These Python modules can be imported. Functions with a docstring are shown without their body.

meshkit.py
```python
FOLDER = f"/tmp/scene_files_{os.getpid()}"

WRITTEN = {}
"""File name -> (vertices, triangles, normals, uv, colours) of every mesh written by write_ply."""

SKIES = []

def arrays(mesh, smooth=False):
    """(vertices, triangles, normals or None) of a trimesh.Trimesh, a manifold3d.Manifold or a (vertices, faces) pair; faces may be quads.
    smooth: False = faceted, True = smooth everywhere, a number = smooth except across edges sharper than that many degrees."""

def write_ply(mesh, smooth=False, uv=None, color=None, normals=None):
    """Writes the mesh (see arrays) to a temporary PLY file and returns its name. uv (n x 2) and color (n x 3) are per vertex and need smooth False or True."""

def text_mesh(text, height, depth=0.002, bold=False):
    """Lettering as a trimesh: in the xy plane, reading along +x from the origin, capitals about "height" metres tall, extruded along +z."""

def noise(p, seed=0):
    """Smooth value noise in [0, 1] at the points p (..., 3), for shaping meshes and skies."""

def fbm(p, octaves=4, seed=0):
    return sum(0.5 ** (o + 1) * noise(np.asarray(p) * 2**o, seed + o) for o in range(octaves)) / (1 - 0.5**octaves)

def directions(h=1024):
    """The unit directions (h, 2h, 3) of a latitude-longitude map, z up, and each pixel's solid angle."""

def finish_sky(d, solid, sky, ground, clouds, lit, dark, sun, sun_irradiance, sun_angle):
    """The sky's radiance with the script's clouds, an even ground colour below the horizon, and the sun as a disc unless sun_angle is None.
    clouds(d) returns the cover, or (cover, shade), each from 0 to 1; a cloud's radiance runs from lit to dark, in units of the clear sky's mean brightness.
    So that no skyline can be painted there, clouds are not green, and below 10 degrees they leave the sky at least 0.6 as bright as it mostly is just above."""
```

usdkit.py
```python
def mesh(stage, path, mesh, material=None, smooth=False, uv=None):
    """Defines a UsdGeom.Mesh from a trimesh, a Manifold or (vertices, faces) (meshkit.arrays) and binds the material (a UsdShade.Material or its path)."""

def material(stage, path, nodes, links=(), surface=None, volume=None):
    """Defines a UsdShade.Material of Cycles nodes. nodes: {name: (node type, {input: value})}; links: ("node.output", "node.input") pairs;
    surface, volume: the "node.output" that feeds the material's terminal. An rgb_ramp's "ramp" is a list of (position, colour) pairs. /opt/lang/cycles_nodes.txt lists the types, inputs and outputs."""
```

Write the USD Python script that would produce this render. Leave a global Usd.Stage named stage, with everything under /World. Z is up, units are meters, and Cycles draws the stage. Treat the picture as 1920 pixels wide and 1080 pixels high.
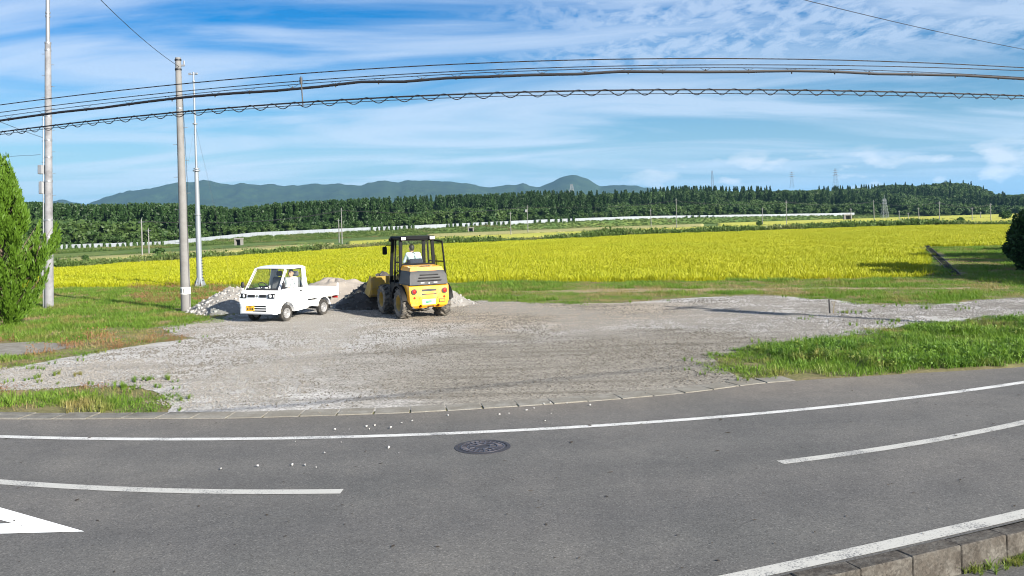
import math
import numpy as np
import trimesh
import manifold3d
import shapely
from shapely import affinity
from shapely.geometry import Polygon, LineString, Point, box as sbox
from shapely.ops import unary_union
import usdkit
import meshkit
from pxr import Usd, UsdGeom, UsdLux, UsdShade, Gf, Sdf, Vt

stage = Usd.Stage.CreateInMemory()
UsdGeom.SetStageUpAxis(stage, UsdGeom.Tokens.z)
UsdGeom.Xform.Define(stage, '/World')
UsdGeom.Scope.Define(stage, '/World/Looks')

# ------------------------------------------------------------------ camera
FPX, CAM_H, HZ, ROLL = 1650.0, 3.1, 413.0, math.radians(1.55)     # focal length in pixels of a 1920-wide frame, eye height, horizon row
RIGHT = np.array([math.cos(ROLL), 0, -math.sin(ROLL)])
UP = np.array([math.sin(ROLL), 0, math.cos(ROLL)])
FWD = np.array([0, 1.0, 0])
EYE = np.array([0, 0, CAM_H])
cam = UsdGeom.Camera.Define(stage, '/World/camera')
cam.CreateHorizontalApertureAttr(36.0)
cam.CreateVerticalApertureAttr(20.25)
cam.CreateFocalLengthAttr(FPX / 1920 * 36)
cam.CreateVerticalApertureOffsetAttr((HZ - 540) / 1920 * 36)
cam.CreateClippingRangeAttr((0.1, 100000.0))
cam.CreateFStopAttr(0.0)
cam.AddTransformOp().Set(Gf.Matrix4d(*[float(v) for v in (*RIGHT, 0, *UP, 0, *(-FWD), 0, *EYE, 1)]))
cam.CreateExposureAttr(1.45)

# ------------------------------------------------------------------ sun and sky
SUN_AZ, SUN_EL = math.radians(135), math.radians(23)
SUN = np.array([math.sin(SUN_AZ) * math.cos(SUN_EL), math.cos(SUN_AZ) * math.cos(SUN_EL), math.sin(SUN_EL)])
sun = UsdLux.DistantLight.Define(stage, '/World/sun')
sun.CreateIntensityAttr(1.25)
sun.CreateAngleAttr(0.5)
sun.CreateColorAttr(Gf.Vec3f(1.0, 0.93, 0.82))
sun.CreateNormalizeAttr(True)
zx = np.cross([0, 0, 1.0], SUN); zx /= np.linalg.norm(zx)
zy = np.cross(SUN, zx)
sun.AddTransformOp().Set(Gf.Matrix4d(*[float(v) for v in (*zx, 0, *zy, 0, *SUN, 0, 0, 0, 50, 1)]))

dome = UsdLux.DomeLight.Define(stage, '/World/sky')
dome.CreateIntensityAttr(1.0)
dome.GetPrim().SetCustomDataByKey('kind', 'structure')
dome.GetPrim().SetCustomDataByKey('label', 'bright blue afternoon sky with thin streaked cirrus')
dome.GetPrim().SetCustomDataByKey('category', 'sky')


def sky_material():
    n = {
        'sky': ('sky_texture', {'sky_type': 'single_scattering', 'sun_disc': False, 'sun_elevation': SUN_EL, 'sun_rotation': SUN_AZ, 'air_density': 1.0, 'aerosol_density': 0.7, 'ozone_density': 2.2, 'altitude': 50.0}),
        'hsv': ('hsv', {'hue': 0.513, 'saturation': 1.72, 'value': 0.80}),
        'tc': ('texture_coordinate', {}),
        'sep': ('separate_xyz', {}),
        'den': ('math', {'math_type': 'add', 'value2': 0.10}),
        'dmax': ('math', {'math_type': 'maximum', 'value2': 0.04}),
        'u': ('math', {'math_type': 'divide'}),
        'v': ('math', {'math_type': 'divide'}),
        'uv': ('combine_xyz', {}),
        # long streaks of cirrus
        'm1': ('mapping', {'mapping_type': 'point', 'scale': (0.42, 0.95, 1), 'rotation': (0, 0, 0.12), 'location': (3.1, 1.7, 0)}),
        'n1': ('noise_texture', {'scale': 1.25, 'detail': 8, 'roughness': 0.52, 'distortion': 1.1}),
        'r1': ('rgb_ramp', {'ramp': [(0.37, (0.02, 0.02, 0.02)), (0.46, (0.30, 0.30, 0.30)), (0.53, (0.66, 0.66, 0.66)), (0.62, (1, 1, 1))]}),
        # mottled sheet, upper right
        'm2': ('mapping', {'mapping_type': 'point', 'scale': (1.7, 0.95, 1), 'rotation': (0, 0, -0.15)}),
        'n2': ('noise_texture', {'scale': 6.5, 'detail': 7, 'roughness': 0.62, 'distortion': 0.35}),
        'r2': ('rgb_ramp', {'ramp': [(0.36, (0.10, 0.10, 0.10)), (0.46, (0.60, 0.60, 0.60)), (0.58, (0.95, 0.95, 0.95))]}),
        'n2b': ('noise_texture', {'scale': 0.9, 'detail': 4, 'roughness': 0.6, 'distortion': 0.3}),
        'ztop': ('map_range', {'range_type': 'smoothstep', 'from_min': 0.120, 'from_max': 0.185, 'clamp': True}),
        'xr': ('map_range', {'range_type': 'smoothstep', 'from_min': -0.16, 'from_max': 0.16, 'clamp': True}),
        'k1': ('math', {'math_type': 'multiply'}),
        'nb': ('map_range', {'range_type': 'smoothstep', 'from_min': 0.26, 'from_max': 0.40, 'clamp': True}),
        'k2': ('math', {'math_type': 'multiply'}),
        'k3': ('math', {'math_type': 'multiply'}),
        'bank': ('map_range', {'range_type': 'smoothstep', 'from_min': 0.16, 'from_max': 0.01, 'to_min': 0.0, 'to_max': 0.72, 'clamp': True}),
        'zero': ('value', {'value': 0.0}),
        'bankm': ('mix', {'mix_type': 'mix', 'color2': (1.30, 3.15, 5.8)}),
        'mx3': ('math', {'math_type': 'maximum', 'use_clamp': True}),
        # low haze bank and small heaps near the horizon
        'm3': ('mapping', {'mapping_type': 'point', 'scale': (1, 1, 2.6), 'location': (0.35, 0, 0.2)}),
        'n3': ('noise_texture', {'scale': 19.0, 'detail': 6, 'roughness': 0.5}),
        'r3': ('rgb_ramp', {'ramp': [(0.535, (0, 0, 0)), (0.59, (0.42, 0.42, 0.42)), (0.68, (0.80, 0.80, 0.80))]}),
        'zlo': ('map_range', {'range_type': 'smoothstep', 'from_min': 0.075, 'from_max': 0.055, 'to_min': 0.0, 'to_max': 1.0, 'clamp': True}),
        'xr2': ('map_range', {'range_type': 'smoothstep', 'from_min': 0.0, 'from_max': 0.25, 'clamp': True}),
        'k4': ('math', {'math_type': 'multiply'}),
        'k5': ('math', {'math_type': 'multiply'}),
        'gate': ('map_range', {'range_type': 'smoothstep', 'from_min': 0.01, 'from_max': 0.06, 'clamp': True}),
        'k6': ('math', {'math_type': 'multiply'}),
        'mx1': ('math', {'math_type': 'maximum'}),
        'mx2': ('math', {'math_type': 'maximum', 'use_clamp': True}),
        'cl': ('math', {'math_type': 'multiply', 'value2': 0.68}),
        'white': ('mix', {'mix_type': 'mix', 'color2': (4.6, 5.5, 6.8)}),
        'puff': ('mix', {'mix_type': 'mix', 'use_clamp': False, 'color2': (5.4, 5.9, 6.6)}),
        'bg': ('background_shader', {'strength': 0.055}),
    }
    L = [('sky.color', 'hsv.color'), ('tc.generated', 'sep.vector'), ('sep.z', 'den.value1'), ('den.value', 'dmax.value1'),
         ('sep.x', 'u.value1'), ('dmax.value', 'u.value2'), ('sep.y', 'v.value1'), ('dmax.value', 'v.value2'), ('u.value', 'uv.x'), ('v.value', 'uv.y'),
         ('uv.vector', 'm1.vector'), ('m1.vector', 'n1.vector'), ('n1.fac', 'r1.fac'),
         ('uv.vector', 'm2.vector'), ('m2.vector', 'n2.vector'), ('n2.fac', 'r2.fac'), ('uv.vector', 'n2b.vector'), ('n2b.fac', 'nb.value'),
         ('sep.z', 'ztop.value'), ('sep.x', 'xr.value'), ('ztop.result', 'k1.value1'), ('xr.result', 'k1.value2'), ('k1.value', 'k2.value1'), ('nb.result', 'k2.value2'),
         ('k2.value', 'k3.value1'), ('r2.color', 'k3.value2'),
         ('tc.generated', 'm3.vector'), ('m3.vector', 'n3.vector'), ('n3.fac', 'r3.fac'), ('sep.z', 'zlo.value'), ('sep.x', 'xr2.value'),
         ('zlo.result', 'k4.value1'), ('xr2.result', 'k4.value2'), ('k4.value', 'k5.value1'), ('r3.color', 'k5.value2'),
         ('sep.z', 'gate.value'), ('gate.result', 'k6.value1'), ('r1.color', 'k6.value2'),
         ('k6.value', 'mx1.value1'), ('k3.value', 'mx1.value2'), ('mx1.value', 'mx2.value1'), ('zero.value', 'mx2.value2'),
         ('sep.z', 'bank.value'), ('mx2.value', 'mx3.value1'), ('zero.value', 'mx3.value2'), ('mx3.value', 'cl.value1'), ('cl.value', 'white.fac'), ('hsv.color', 'bankm.color1'), ('bank.result', 'bankm.fac'), ('bankm.color', 'white.color1'), ('white.color', 'puff.color1'), ('k5.value', 'puff.fac'), ('puff.color', 'bg.color')]
    return usdkit.material(stage, '/World/Looks/sky', n, L, surface='bg.background')


UsdShade.MaterialBindingAPI.Apply(dome.GetPrim()).Bind(sky_material())


# ------------------------------------------------------------------ measuring helpers
def ray(px, py):
    d = RIGHT * ((px - 960) / FPX) + UP * (-(py - HZ) / FPX) + FWD
    return d


def G(px, py, z=0.0):
    """Point on the level z that is seen at a place of the photograph."""
    d = ray(px, py)
    t = (z - CAM_H) / d[2]
    return EYE + d * t


def U(px, py, depth):
    return EYE + ray(px, py) * depth


def hz(px):
    return HZ - (np.asarray(px) - 960) * math.tan(ROLL)


def proj(p):
    q = np.asarray(p, float) - EYE
    c = q @ FWD
    return np.stack([960 + FPX * (q @ RIGHT) / c, HZ - FPX * (q @ UP) / c], -1)


# ------------------------------------------------------------------ scene helpers
_used = {}


def numbered(parent, name):
    key = (parent, name)
    k = _used.get(key, -1) + 1
    _used[key] = k
    return f'{parent}/{name}' + (f'_{k:03d}' if k else '')


def setdata(prim, label=None, cat=None, group=None, kind=None):
    for k, v in (('label', label), ('category', cat), ('group', group), ('kind', kind)):
        if v:
            prim.SetCustomDataByKey(k, v)
    return prim


def path_of(parent):
    return '/World' if parent is None else str(parent.GetPath())


def thing(name, label, cat, loc=(0, 0, 0), rotz=0.0, group=None, kind=None, scale=None, tilt=None):
    x = UsdGeom.Xform.Define(stage, numbered('/World', name))
    x.AddTranslateOp().Set(Gf.Vec3d(*[float(v) for v in loc]))
    x.AddRotateZOp().Set(math.degrees(rotz))
    if tilt:
        x.AddRotateXYZOp().Set(Gf.Vec3f(*tilt))
    if scale is not None:
        s = (scale,) * 3 if np.ndim(scale) == 0 else scale
        x.AddScaleOp().Set(Gf.Vec3f(*[float(v) for v in s]))
    return setdata(x.GetPrim(), label, cat, group, kind)


def obj(name, mesh, m, parent=None, smooth=False, label=None, cat=None, group=None, kind=None, loc=None, rotz=0.0):
    p = usdkit.mesh(stage, numbered(path_of(parent), name), mesh, m, smooth)
    if loc is not None:
        xf = UsdGeom.Xformable(p)
        xf.AddTranslateOp().Set(Gf.Vec3d(*[float(v) for v in loc]))
        xf.AddRotateZOp().Set(math.degrees(rotz))
    return setdata(p.GetPrim(), label, cat, group, kind)


def dup(root, loc, rotz=0.0, label=None, group=None, scale=None, tilt=None):
    d = root.GetCustomData()
    name = root.GetName()
    while name[-3:].isdigit() and name[-4] == '_':
        name = name[:-4]
    r = thing(name, label or d['label'], d['category'], loc, rotz, group or d.get('group'), None, scale, tilt)
    r.GetReferences().AddInternalReference(root.GetPath())
    r.SetInstanceable(True)
    return r


def instancer(name, protos, pos, rotz=None, scale=None, idx=None, parent=None, label=None, cat=None, kind='stuff'):
    path = numbered(path_of(parent), name)
    pi = UsdGeom.PointInstancer.Define(stage, path)
    rel = pi.CreatePrototypesRel()
    for pname, mesh, m, smooth in protos:
        q = usdkit.mesh(stage, numbered(path, pname), mesh, m, smooth)
        rel.AddTarget(q.GetPath())
    n = len(pos)
    rotz = np.zeros(n) if rotz is None else rotz
    scale = np.ones(n) if scale is None else np.asarray(scale)
    if scale.ndim == 1:
        scale = np.repeat(scale[:, None], 3, 1)
    pi.CreatePositionsAttr(Vt.Vec3fArray.FromNumpy(np.asarray(pos, np.float32)))
    pi.CreateOrientationsAttr(Vt.QuathArray([Gf.Quath(math.cos(a / 2), 0, 0, math.sin(a / 2)) for a in rotz]))
    pi.CreateScalesAttr(Vt.Vec3fArray.FromNumpy(scale.astype(np.float32)))
    pi.CreateProtoIndicesAttr(Vt.IntArray.FromNumpy(np.zeros(n, np.int32) if idx is None else np.asarray(idx, np.int32)))
    return setdata(pi.GetPrim(), label, cat, None, kind)


# ------------------------------------------------------------------ shape helpers
def cat(ms):
    return trimesh.util.concatenate([m for m in ms if m is not None])


def bx(sx, sy, sz, c=(0, 0, 0), bev=0.0, rot=None):
    """A box of that size about c; bev cuts every edge."""
    if bev > 0:
        hx, hy, hz_ = sx / 2, sy / 2, sz / 2
        b = min(bev, hx * .9, hy * .9, hz_ * .9)
        pts = []
        for a in (-1, 1):
            for e in (-1, 1):
                for g in (-1, 1):
                    pts += [(a * hx, e * (hy - b), g * (hz_ - b)), (a * (hx - b), e * hy, g * (hz_ - b)), (a * (hx - b), e * (hy - b), g * hz_)]
        m = trimesh.convex.convex_hull(np.array(pts))
    else:
        m = trimesh.creation.box([sx, sy, sz])
    if rot is not None:
        m.apply_transform(trimesh.transformations.euler_matrix(*rot))
    m.apply_translation(c)
    return m


def hull(pts):
    return trimesh.convex.convex_hull(np.asarray(pts, float))


def cyl(p0, p1, r0, r1=None, n=12):
    p0, p1 = np.asarray(p0, float), np.asarray(p1, float)
    r1 = r0 if r1 is None else r1
    d = p1 - p0
    d /= np.linalg.norm(d)
    a = np.cross(d, [0, 0, 1.0] if abs(d[2]) < .9 else [1.0, 0, 0]); a /= np.linalg.norm(a)
    b = np.cross(d, a)
    t = np.arange(n) / n * 2 * np.pi
    ring = np.cos(t)[:, None] * a + np.sin(t)[:, None] * b
    v = np.vstack([p0 + ring * r0, p1 + ring * r1, p0, p1])
    i = np.arange(n); j = (i + 1) % n
    f = np.vstack([np.c_[i, i + n, j], np.c_[j, i + n, j + n], np.c_[i, j, np.full(n, 2 * n)], np.c_[j + n, i + n, np.full(n, 2 * n + 1)]])
    m = trimesh.Trimesh(v, f, process=False)
    if m.volume < 0:
        m.invert()
    return m


def tube(pts, r, n=6):
    pts = np.asarray(pts, float)
    r = np.broadcast_to(r, len(pts))
    d = np.gradient(pts, axis=0)
    d /= np.linalg.norm(d, axis=1, keepdims=True)
    ref = np.array([0, 0, 1.0])
    if np.abs(d @ ref).max() > .95:
        ref = np.array([0.3, 1.0, 0.1]) if np.abs(d @ np.array([0.3, 1.0, .1])).max() < .98 else np.array([1.0, .2, .1])
    a = np.cross(d, ref); a /= np.linalg.norm(a, axis=1, keepdims=True)
    b = np.cross(d, a)
    t = np.arange(n) / n * 2 * np.pi
    v = (pts[:, None] + r[:, None, None] * (np.cos(t)[None, :, None] * a[:, None] + np.sin(t)[None, :, None] * b[:, None])).reshape(-1, 3)
    k = np.arange(len(pts) - 1)[:, None] * n
    i = np.arange(n)[None]; j = (i + 1) % n
    f = np.vstack([np.stack([k + i, k + j, k + n + i], -1).reshape(-1, 3), np.stack([k + j, k + n + j, k + n + i], -1).reshape(-1, 3)])
    e = len(v)
    v = np.vstack([v, pts[0], pts[-1]])
    i = np.arange(n); j = (i + 1) % n; l = (len(pts) - 1) * n
    f = np.vstack([f, np.c_[j, i, np.full(n, e)], np.c_[i + l, j + l, np.full(n, e + 1)]])
    m = trimesh.Trimesh(v, f, process=False)
    if m.volume < 0:
        m.invert()
    return m


def lathe(profile, n=24, axis='z', c=(0, 0, 0)):
    """Revolves (radius, height) pairs about an axis."""
    m = trimesh.creation.revolve(np.asarray(profile, float), sections=n)
    if axis == 'x':
        m.apply_transform(trimesh.transformations.rotation_matrix(np.pi / 2, [0, 1, 0]))
    elif axis == 'y':
        m.apply_transform(trimesh.transformations.rotation_matrix(-np.pi / 2, [1, 0, 0]))
    m.apply_translation(c)
    return m


def extrude_xz(poly, y0, y1):
    """A side profile in x and z, from y0 to y1."""
    m = trimesh.creation.extrude_polygon(poly if isinstance(poly, Polygon) else Polygon(poly), y1 - y0, engine='earcut')
    v = m.vertices.copy()
    m.vertices = np.c_[v[:, 0], y1 - v[:, 2], v[:, 1]]
    if m.volume < 0:
        m.invert()
    return m


def sheet(poly, z):
    ms = []
    for g in getattr(poly, 'geoms', [poly]):
        if g.geom_type != 'Polygon' or g.area < 1e-4:
            continue
        v, f = trimesh.creation.triangulate_polygon(g, engine='earcut')
        m = trimesh.Trimesh(np.c_[v, np.full(len(v), z)], f, process=False)
        if m.face_normals[:, 2].mean() < 0:
            m.invert()
        ms.append(m)
    return cat(ms)


def diff(a, *bs):
    return trimesh.boolean.difference([a, *bs], engine='manifold')


def blobs(bones, res=0.02, smooth=6):
    """One continuous body from tapered bones (p0, r0, p1, r1)."""
    M = manifold3d.Manifold
    parts = []
    for p0, r0, p1, r1 in bones:
        parts.append(M.batch_hull([M.sphere(r0, 16).translate(tuple(map(float, p0))), M.sphere(r1, 16).translate(tuple(map(float, p1)))]))
    m = M.batch_boolean(parts, manifold3d.OpType.Add).refine_to_length(res)
    q = m.to_mesh()
    t = trimesh.Trimesh(q.vert_properties[:, :3], q.tri_verts, process=True)
    if smooth:
        trimesh.smoothing.filter_taubin(t, iterations=smooth)
    return t


def frac(points, seed=0, octaves=4):
    return meshkit.fbm(np.asarray(points), octaves, seed)


# ------------------------------------------------------------------ materials
M = {}


def mat(name, color, rough=0.6, metallic=0.0, var=0.12, scale=6.0, bump=0.0, bscale=60.0, spec=0.5, dirt=None, dirt_at=(0.52, 0.7), dscale=2.0, world=False, coat=0.0, emission=None):
    c = np.array(color, float)
    n = {'tc': ('texture_coordinate', {}), 'g': ('geometry', {}), 'nz': ('noise_texture', {'scale': scale, 'detail': 5, 'roughness': 0.6}),
         'r': ('rgb_ramp', {'ramp': [(0.25, tuple(c * (1 - var))), (0.75, tuple(np.minimum(c * (1 + var), 0.95)))]}),
         'p': ('principled_bsdf', {'roughness': rough, 'metallic': metallic, 'specular_ior_level': spec, 'coat_weight': coat})}
    src = 'g.position' if world else 'tc.object'
    L = [(src, 'nz.vector'), ('nz.fac', 'r.fac')]
    out = 'r.color'
    if dirt is not None:
        n['dn'] = ('noise_texture', {'scale': dscale, 'detail': 7, 'roughness': 0.65})
        n['dr'] = ('rgb_ramp', {'ramp': [(dirt_at[0], (0, 0, 0)), (dirt_at[1], (1, 1, 1))]})
        n['dm'] = ('mix', {'mix_type': 'mix', 'color2': dirt})
        L += [(src, 'dn.vector'), ('dn.fac', 'dr.fac'), ('dr.color', 'dm.fac'), (out, 'dm.color1')]
        out = 'dm.color'
    L.append((out, 'p.base_color'))
    if bump:
        n['bn'] = ('noise_texture', {'scale': bscale, 'detail': 4, 'roughness': 0.6})
        n['b'] = ('bump', {'strength': min(1.0, bump), 'distance': 0.02})
        L += [(src, 'bn.vector'), ('bn.fac', 'b.height'), ('b.normal', 'p.normal')]
    if emission:
        n['p'][1]['emission_color'] = emission[0]
        n['p'][1]['emission_strength'] = emission[1]
    M[name] = usdkit.material(stage, '/World/Looks/' + name, n, L, surface='p.BSDF')
    return M[name]


def leaf(name, c1, c2, trans=0.35, rough=0.55, patch=None, pscale=0.25, pat=(0.45, 0.62), island=True, tcol=None, spec=0.3):
    """Foliage: tone varies leaf by leaf and plant by plant; patch = a third colour in large patches of ground."""
    c1, c2 = np.array(c1, float), np.array(c2, float)
    n = {'g': ('geometry', {}), 'o': ('object_info', {}),
         'a': ('math', {'math_type': 'multiply', 'value2': 0.6}), 'b': ('math', {'math_type': 'multiply', 'value2': 0.4}), 's': ('math', {'math_type': 'add'}),
         'r': ('rgb_ramp', {'ramp': [(0.0, tuple(c1)), (1.0, tuple(c2))]}),
         'p': ('principled_bsdf', {'roughness': rough, 'specular_ior_level': spec}),
         't': ('translucent_bsdf', {}), 'm': ('mix_closure', {'fac': trans}),
         'tint': ('mix', {'mix_type': 'multiply', 'fac': 1.0, 'color2': tcol or (1.35, 1.45, 0.8)})}
    L = [('g.random_per_island' if island else 'o.random', 'a.value1'), ('o.random', 'b.value1'), ('a.value', 's.value1'), ('b.value', 's.value2'), ('s.value', 'r.fac')]
    out = 'r.color'
    if patch is not None:
        n['pn'] = ('noise_texture', {'scale': pscale, 'detail': 6, 'roughness': 0.6})
        n['pr'] = ('rgb_ramp', {'ramp': [(pat[0], (0, 0, 0)), (pat[1], (1, 1, 1))]})
        n['pm'] = ('mix', {'mix_type': 'mix', 'color2': patch})
        L += [('g.position', 'pn.vector'), ('pn.fac', 'pr.fac'), ('pr.color', 'pm.fac'), (out, 'pm.color1')]
        out = 'pm.color'
    L += [(out, 'p.base_color'), (out, 'tint.color1'), ('tint.color', 't.color'), ('p.BSDF', 'm.closure1'), ('t.BSDF', 'm.closure2')]
    M[name] = usdkit.material(stage, '/World/Looks/' + name, n, L, surface='m.closure')
    return M[name]


def ground_mat(name, c1, c2, c3, s1=0.35, s2=3.0, speck=None, speck_scale=60.0, bump=0.4, bdist=0.02, rough=0.9, spec=0.2, r1=(0.4, 0.6), r2=(0.4, 0.65)):
    """Ground in three mixed tones by place, with a fine speckle of stones."""
    n = {'g': ('geometry', {}),
         'n1': ('noise_texture', {'scale': s1, 'detail': 7, 'roughness': 0.62}), 'a1': ('rgb_ramp', {'ramp': [(r1[0], (0, 0, 0)), (r1[1], (1, 1, 1))]}),
         'n2': ('noise_texture', {'scale': s2, 'detail': 6, 'roughness': 0.65}), 'a2': ('rgb_ramp', {'ramp': [(r2[0], (0, 0, 0)), (r2[1], (1, 1, 1))]}),
         'm1': ('mix', {'mix_type': 'mix', 'color1': c1, 'color2': c2}), 'm2': ('mix', {'mix_type': 'mix', 'color2': c3}),
         'p': ('principled_bsdf', {'roughness': rough, 'specular_ior_level': spec}),
         'bn': ('noise_texture', {'scale': speck_scale * 0.7, 'detail': 5, 'roughness': 0.7}), 'b': ('bump', {'strength': bump, 'distance': bdist})}
    L = [('g.position', 'n1.vector'), ('n1.fac', 'a1.fac'), ('a1.color', 'm1.fac'), ('g.position', 'n2.vector'), ('n2.fac', 'a2.fac'), ('a2.color', 'm2.fac'), ('m1.color', 'm2.color1'),
         ('g.position', 'bn.vector'), ('bn.fac', 'b.height'), ('b.normal', 'p.normal')]
    out = 'm2.color'
    if speck is not None:
        n['v'] = ('voronoi_texture', {'scale': speck_scale, 'feature': 'f1'})
        n['vs'] = ('separate_color', {'color_type': 'rgb'})
        n['vr'] = ('rgb_ramp', {'ramp': speck})
        n['vm'] = ('mix', {'mix_type': 'multiply', 'fac': 1.0})
        L += [('g.position', 'v.vector'), ('v.color', 'vs.color'), ('vs.r', 'vr.fac'), (out, 'vm.color1'), ('vr.color', 'vm.color2')]
        out = 'vm.color'
    L.append((out, 'p.base_color'))
    M[name] = usdkit.material(stage, '/World/Looks/' + name, n, L, surface='p.BSDF')
    return M[name]


def glass_pane(name, tint=(0.85, 0.92, 0.92), gloss=0.05):
    n = {'t': ('transparent_bsdf', {'color': tint}), 'g': ('glossy_bsdf', {'color': (0.9, 0.95, 1.0), 'roughness': gloss}), 'f': ('layer_weight', {'blend': 0.5}), 'pw': ('math', {'math_type': 'power', 'value2': 4.0}), 'sc': ('math', {'math_type': 'multiply_add', 'value2': 0.6, 'value3': 0.02}), 'm': ('mix_closure', {})}
    M[name] = usdkit.material(stage, '/World/Looks/' + name, n, [('f.facing', 'pw.value1'), ('pw.value', 'sc.value1'), ('sc.value', 'm.fac'), ('t.BSDF', 'm.closure1'), ('g.BSDF', 'm.closure2')], surface='m.closure')
    return M[name]

# ------------------------------------------------------------------ lie of the land, in plan: t = x / y is the direction, d = y the distance
def curve(pts, xs, smooth=True):
    from scipy.interpolate import PchipInterpolator
    p = np.array(sorted(pts), float)
    xs = np.clip(xs, p[0, 0], p[-1, 0])
    return PchipInterpolator(p[:, 0], p[:, 1])(xs) if smooth else np.interp(xs, p[:, 0], p[:, 1])


def td(pts, z):
    out = []
    for px, py in pts:
        g = G(px, py, z)
        out.append((g[0] / g[1], g[1]))
    return out


NEAR = td([(-500, 552), (60, 541), (400, 536), (850, 530), (1300, 527), (1640, 522), (1735, 518)], 0) + [(0.478, 62.0), (0.80, 64.0)]
FAR = td([(-500, 538), (98, 501), (335, 486), (480, 476), (726, 461), (960, 451.5), (1200, 440), (1440, 431.5), (1740, 421.5), (1890, 421)], 0.1) + [(0.85, 165.0)]
WALL = [((px - 960) / FPX, d) for px, d in [(-600, 130), (0, 185), (100, 200), (300, 230), (480, 265), (640, 300), (860, 345), (1000, 375), (1200, 420), (1400, 455), (1600, 490), (1920, 530), (2500, 560)]]
WBASE = [(-600, 482), (0, 473), (100, 470), (300, 461.5), (480, 444.5), (640, 436), (860, 426), (1000, 419), (1200, 410.5), (1400, 406.5), (1600, 404), (1920, 409), (2500, 409)]
WALLZ = [((px - 960) / FPX, CAM_H - (py - float(hz(px))) / FPX * float(curve(WALL, (px - 960) / FPX))) for px, py in WBASE]
SKYLINE = [(-300, 378), (40, 377), (170, 383), (300, 379), (450, 389), (520, 379), (640, 373), (760, 366), (900, 363), (1000, 356), (1100, 356), (1200, 352), (1280, 347), (1380, 348), (1500, 348), (1560, 347),
           (1600, 346), (1640, 344), (1680, 339), (1720, 341), (1760, 337), (1790, 335.5), (1815, 337), (1840, 345), (1862, 356), (1885, 357), (1920, 357), (2200, 352), (2600, 352)]
RIDGE = [((px - 960) / FPX, d) for px, d in [(-600, 300), (100, 345), (480, 420), (760, 500), (1000, 560), (1200, 640), (1500, 720), (1580, 800), (1660, 900), (2600, 900)]]


def skyline(t):
    return np.interp(960 + FPX * t, [p[0] for p in SKYLINE], [p[1] for p in SKYLINE])


def top_allowed(t, d):
    px = 960 + FPX * t
    return CAM_H + (hz(px) - skyline(t)) / FPX * d


def land(x, y):
    x, y = np.asarray(x, float), np.asarray(y, float)
    d = np.maximum(y, 1.0)
    t = np.clip(x / d, -0.95, 0.95)
    dn, df, dw, zw, dr = curve(NEAR, t), curve(FAR, t), curve(WALL, t), curve(WALLZ, t), curve(RIDGE, t)
    zr = top_allowed(t, dr) - 11.0
    ks = [np.full_like(d, -1e3), dn, dn + 1.4, df, df + 1.2, df + 5, df + 9, dw - 14, dw - 2.5, dw + 3, dw + 12, dr, dr + 160, np.full_like(d, 3600.0), np.full_like(d, 1e5)]
    zs = [-0.005, -0.005, -0.62, -0.62, -0.30, -0.30, -1.2, -1.2, zw - .05, zw - .05, zw - .5, zr, zr - 14, -4.0, -4.0]
    zs = [np.broadcast_to(np.asarray(v, float), d.shape) for v in zs]
    z = np.full_like(d, -0.005)
    for k in range(len(ks) - 1):
        w = np.clip((d - ks[k]) / np.maximum(ks[k + 1] - ks[k], 1e-3), 0, 1)
        if k >= 10:
            w = w * w * (3 - 2 * w)
        sel = (d >= ks[k]) & (d < ks[k + 1])
        z = np.where(sel, zs[k] * (1 - w) + zs[k + 1] * w, z)
    return z


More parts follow.
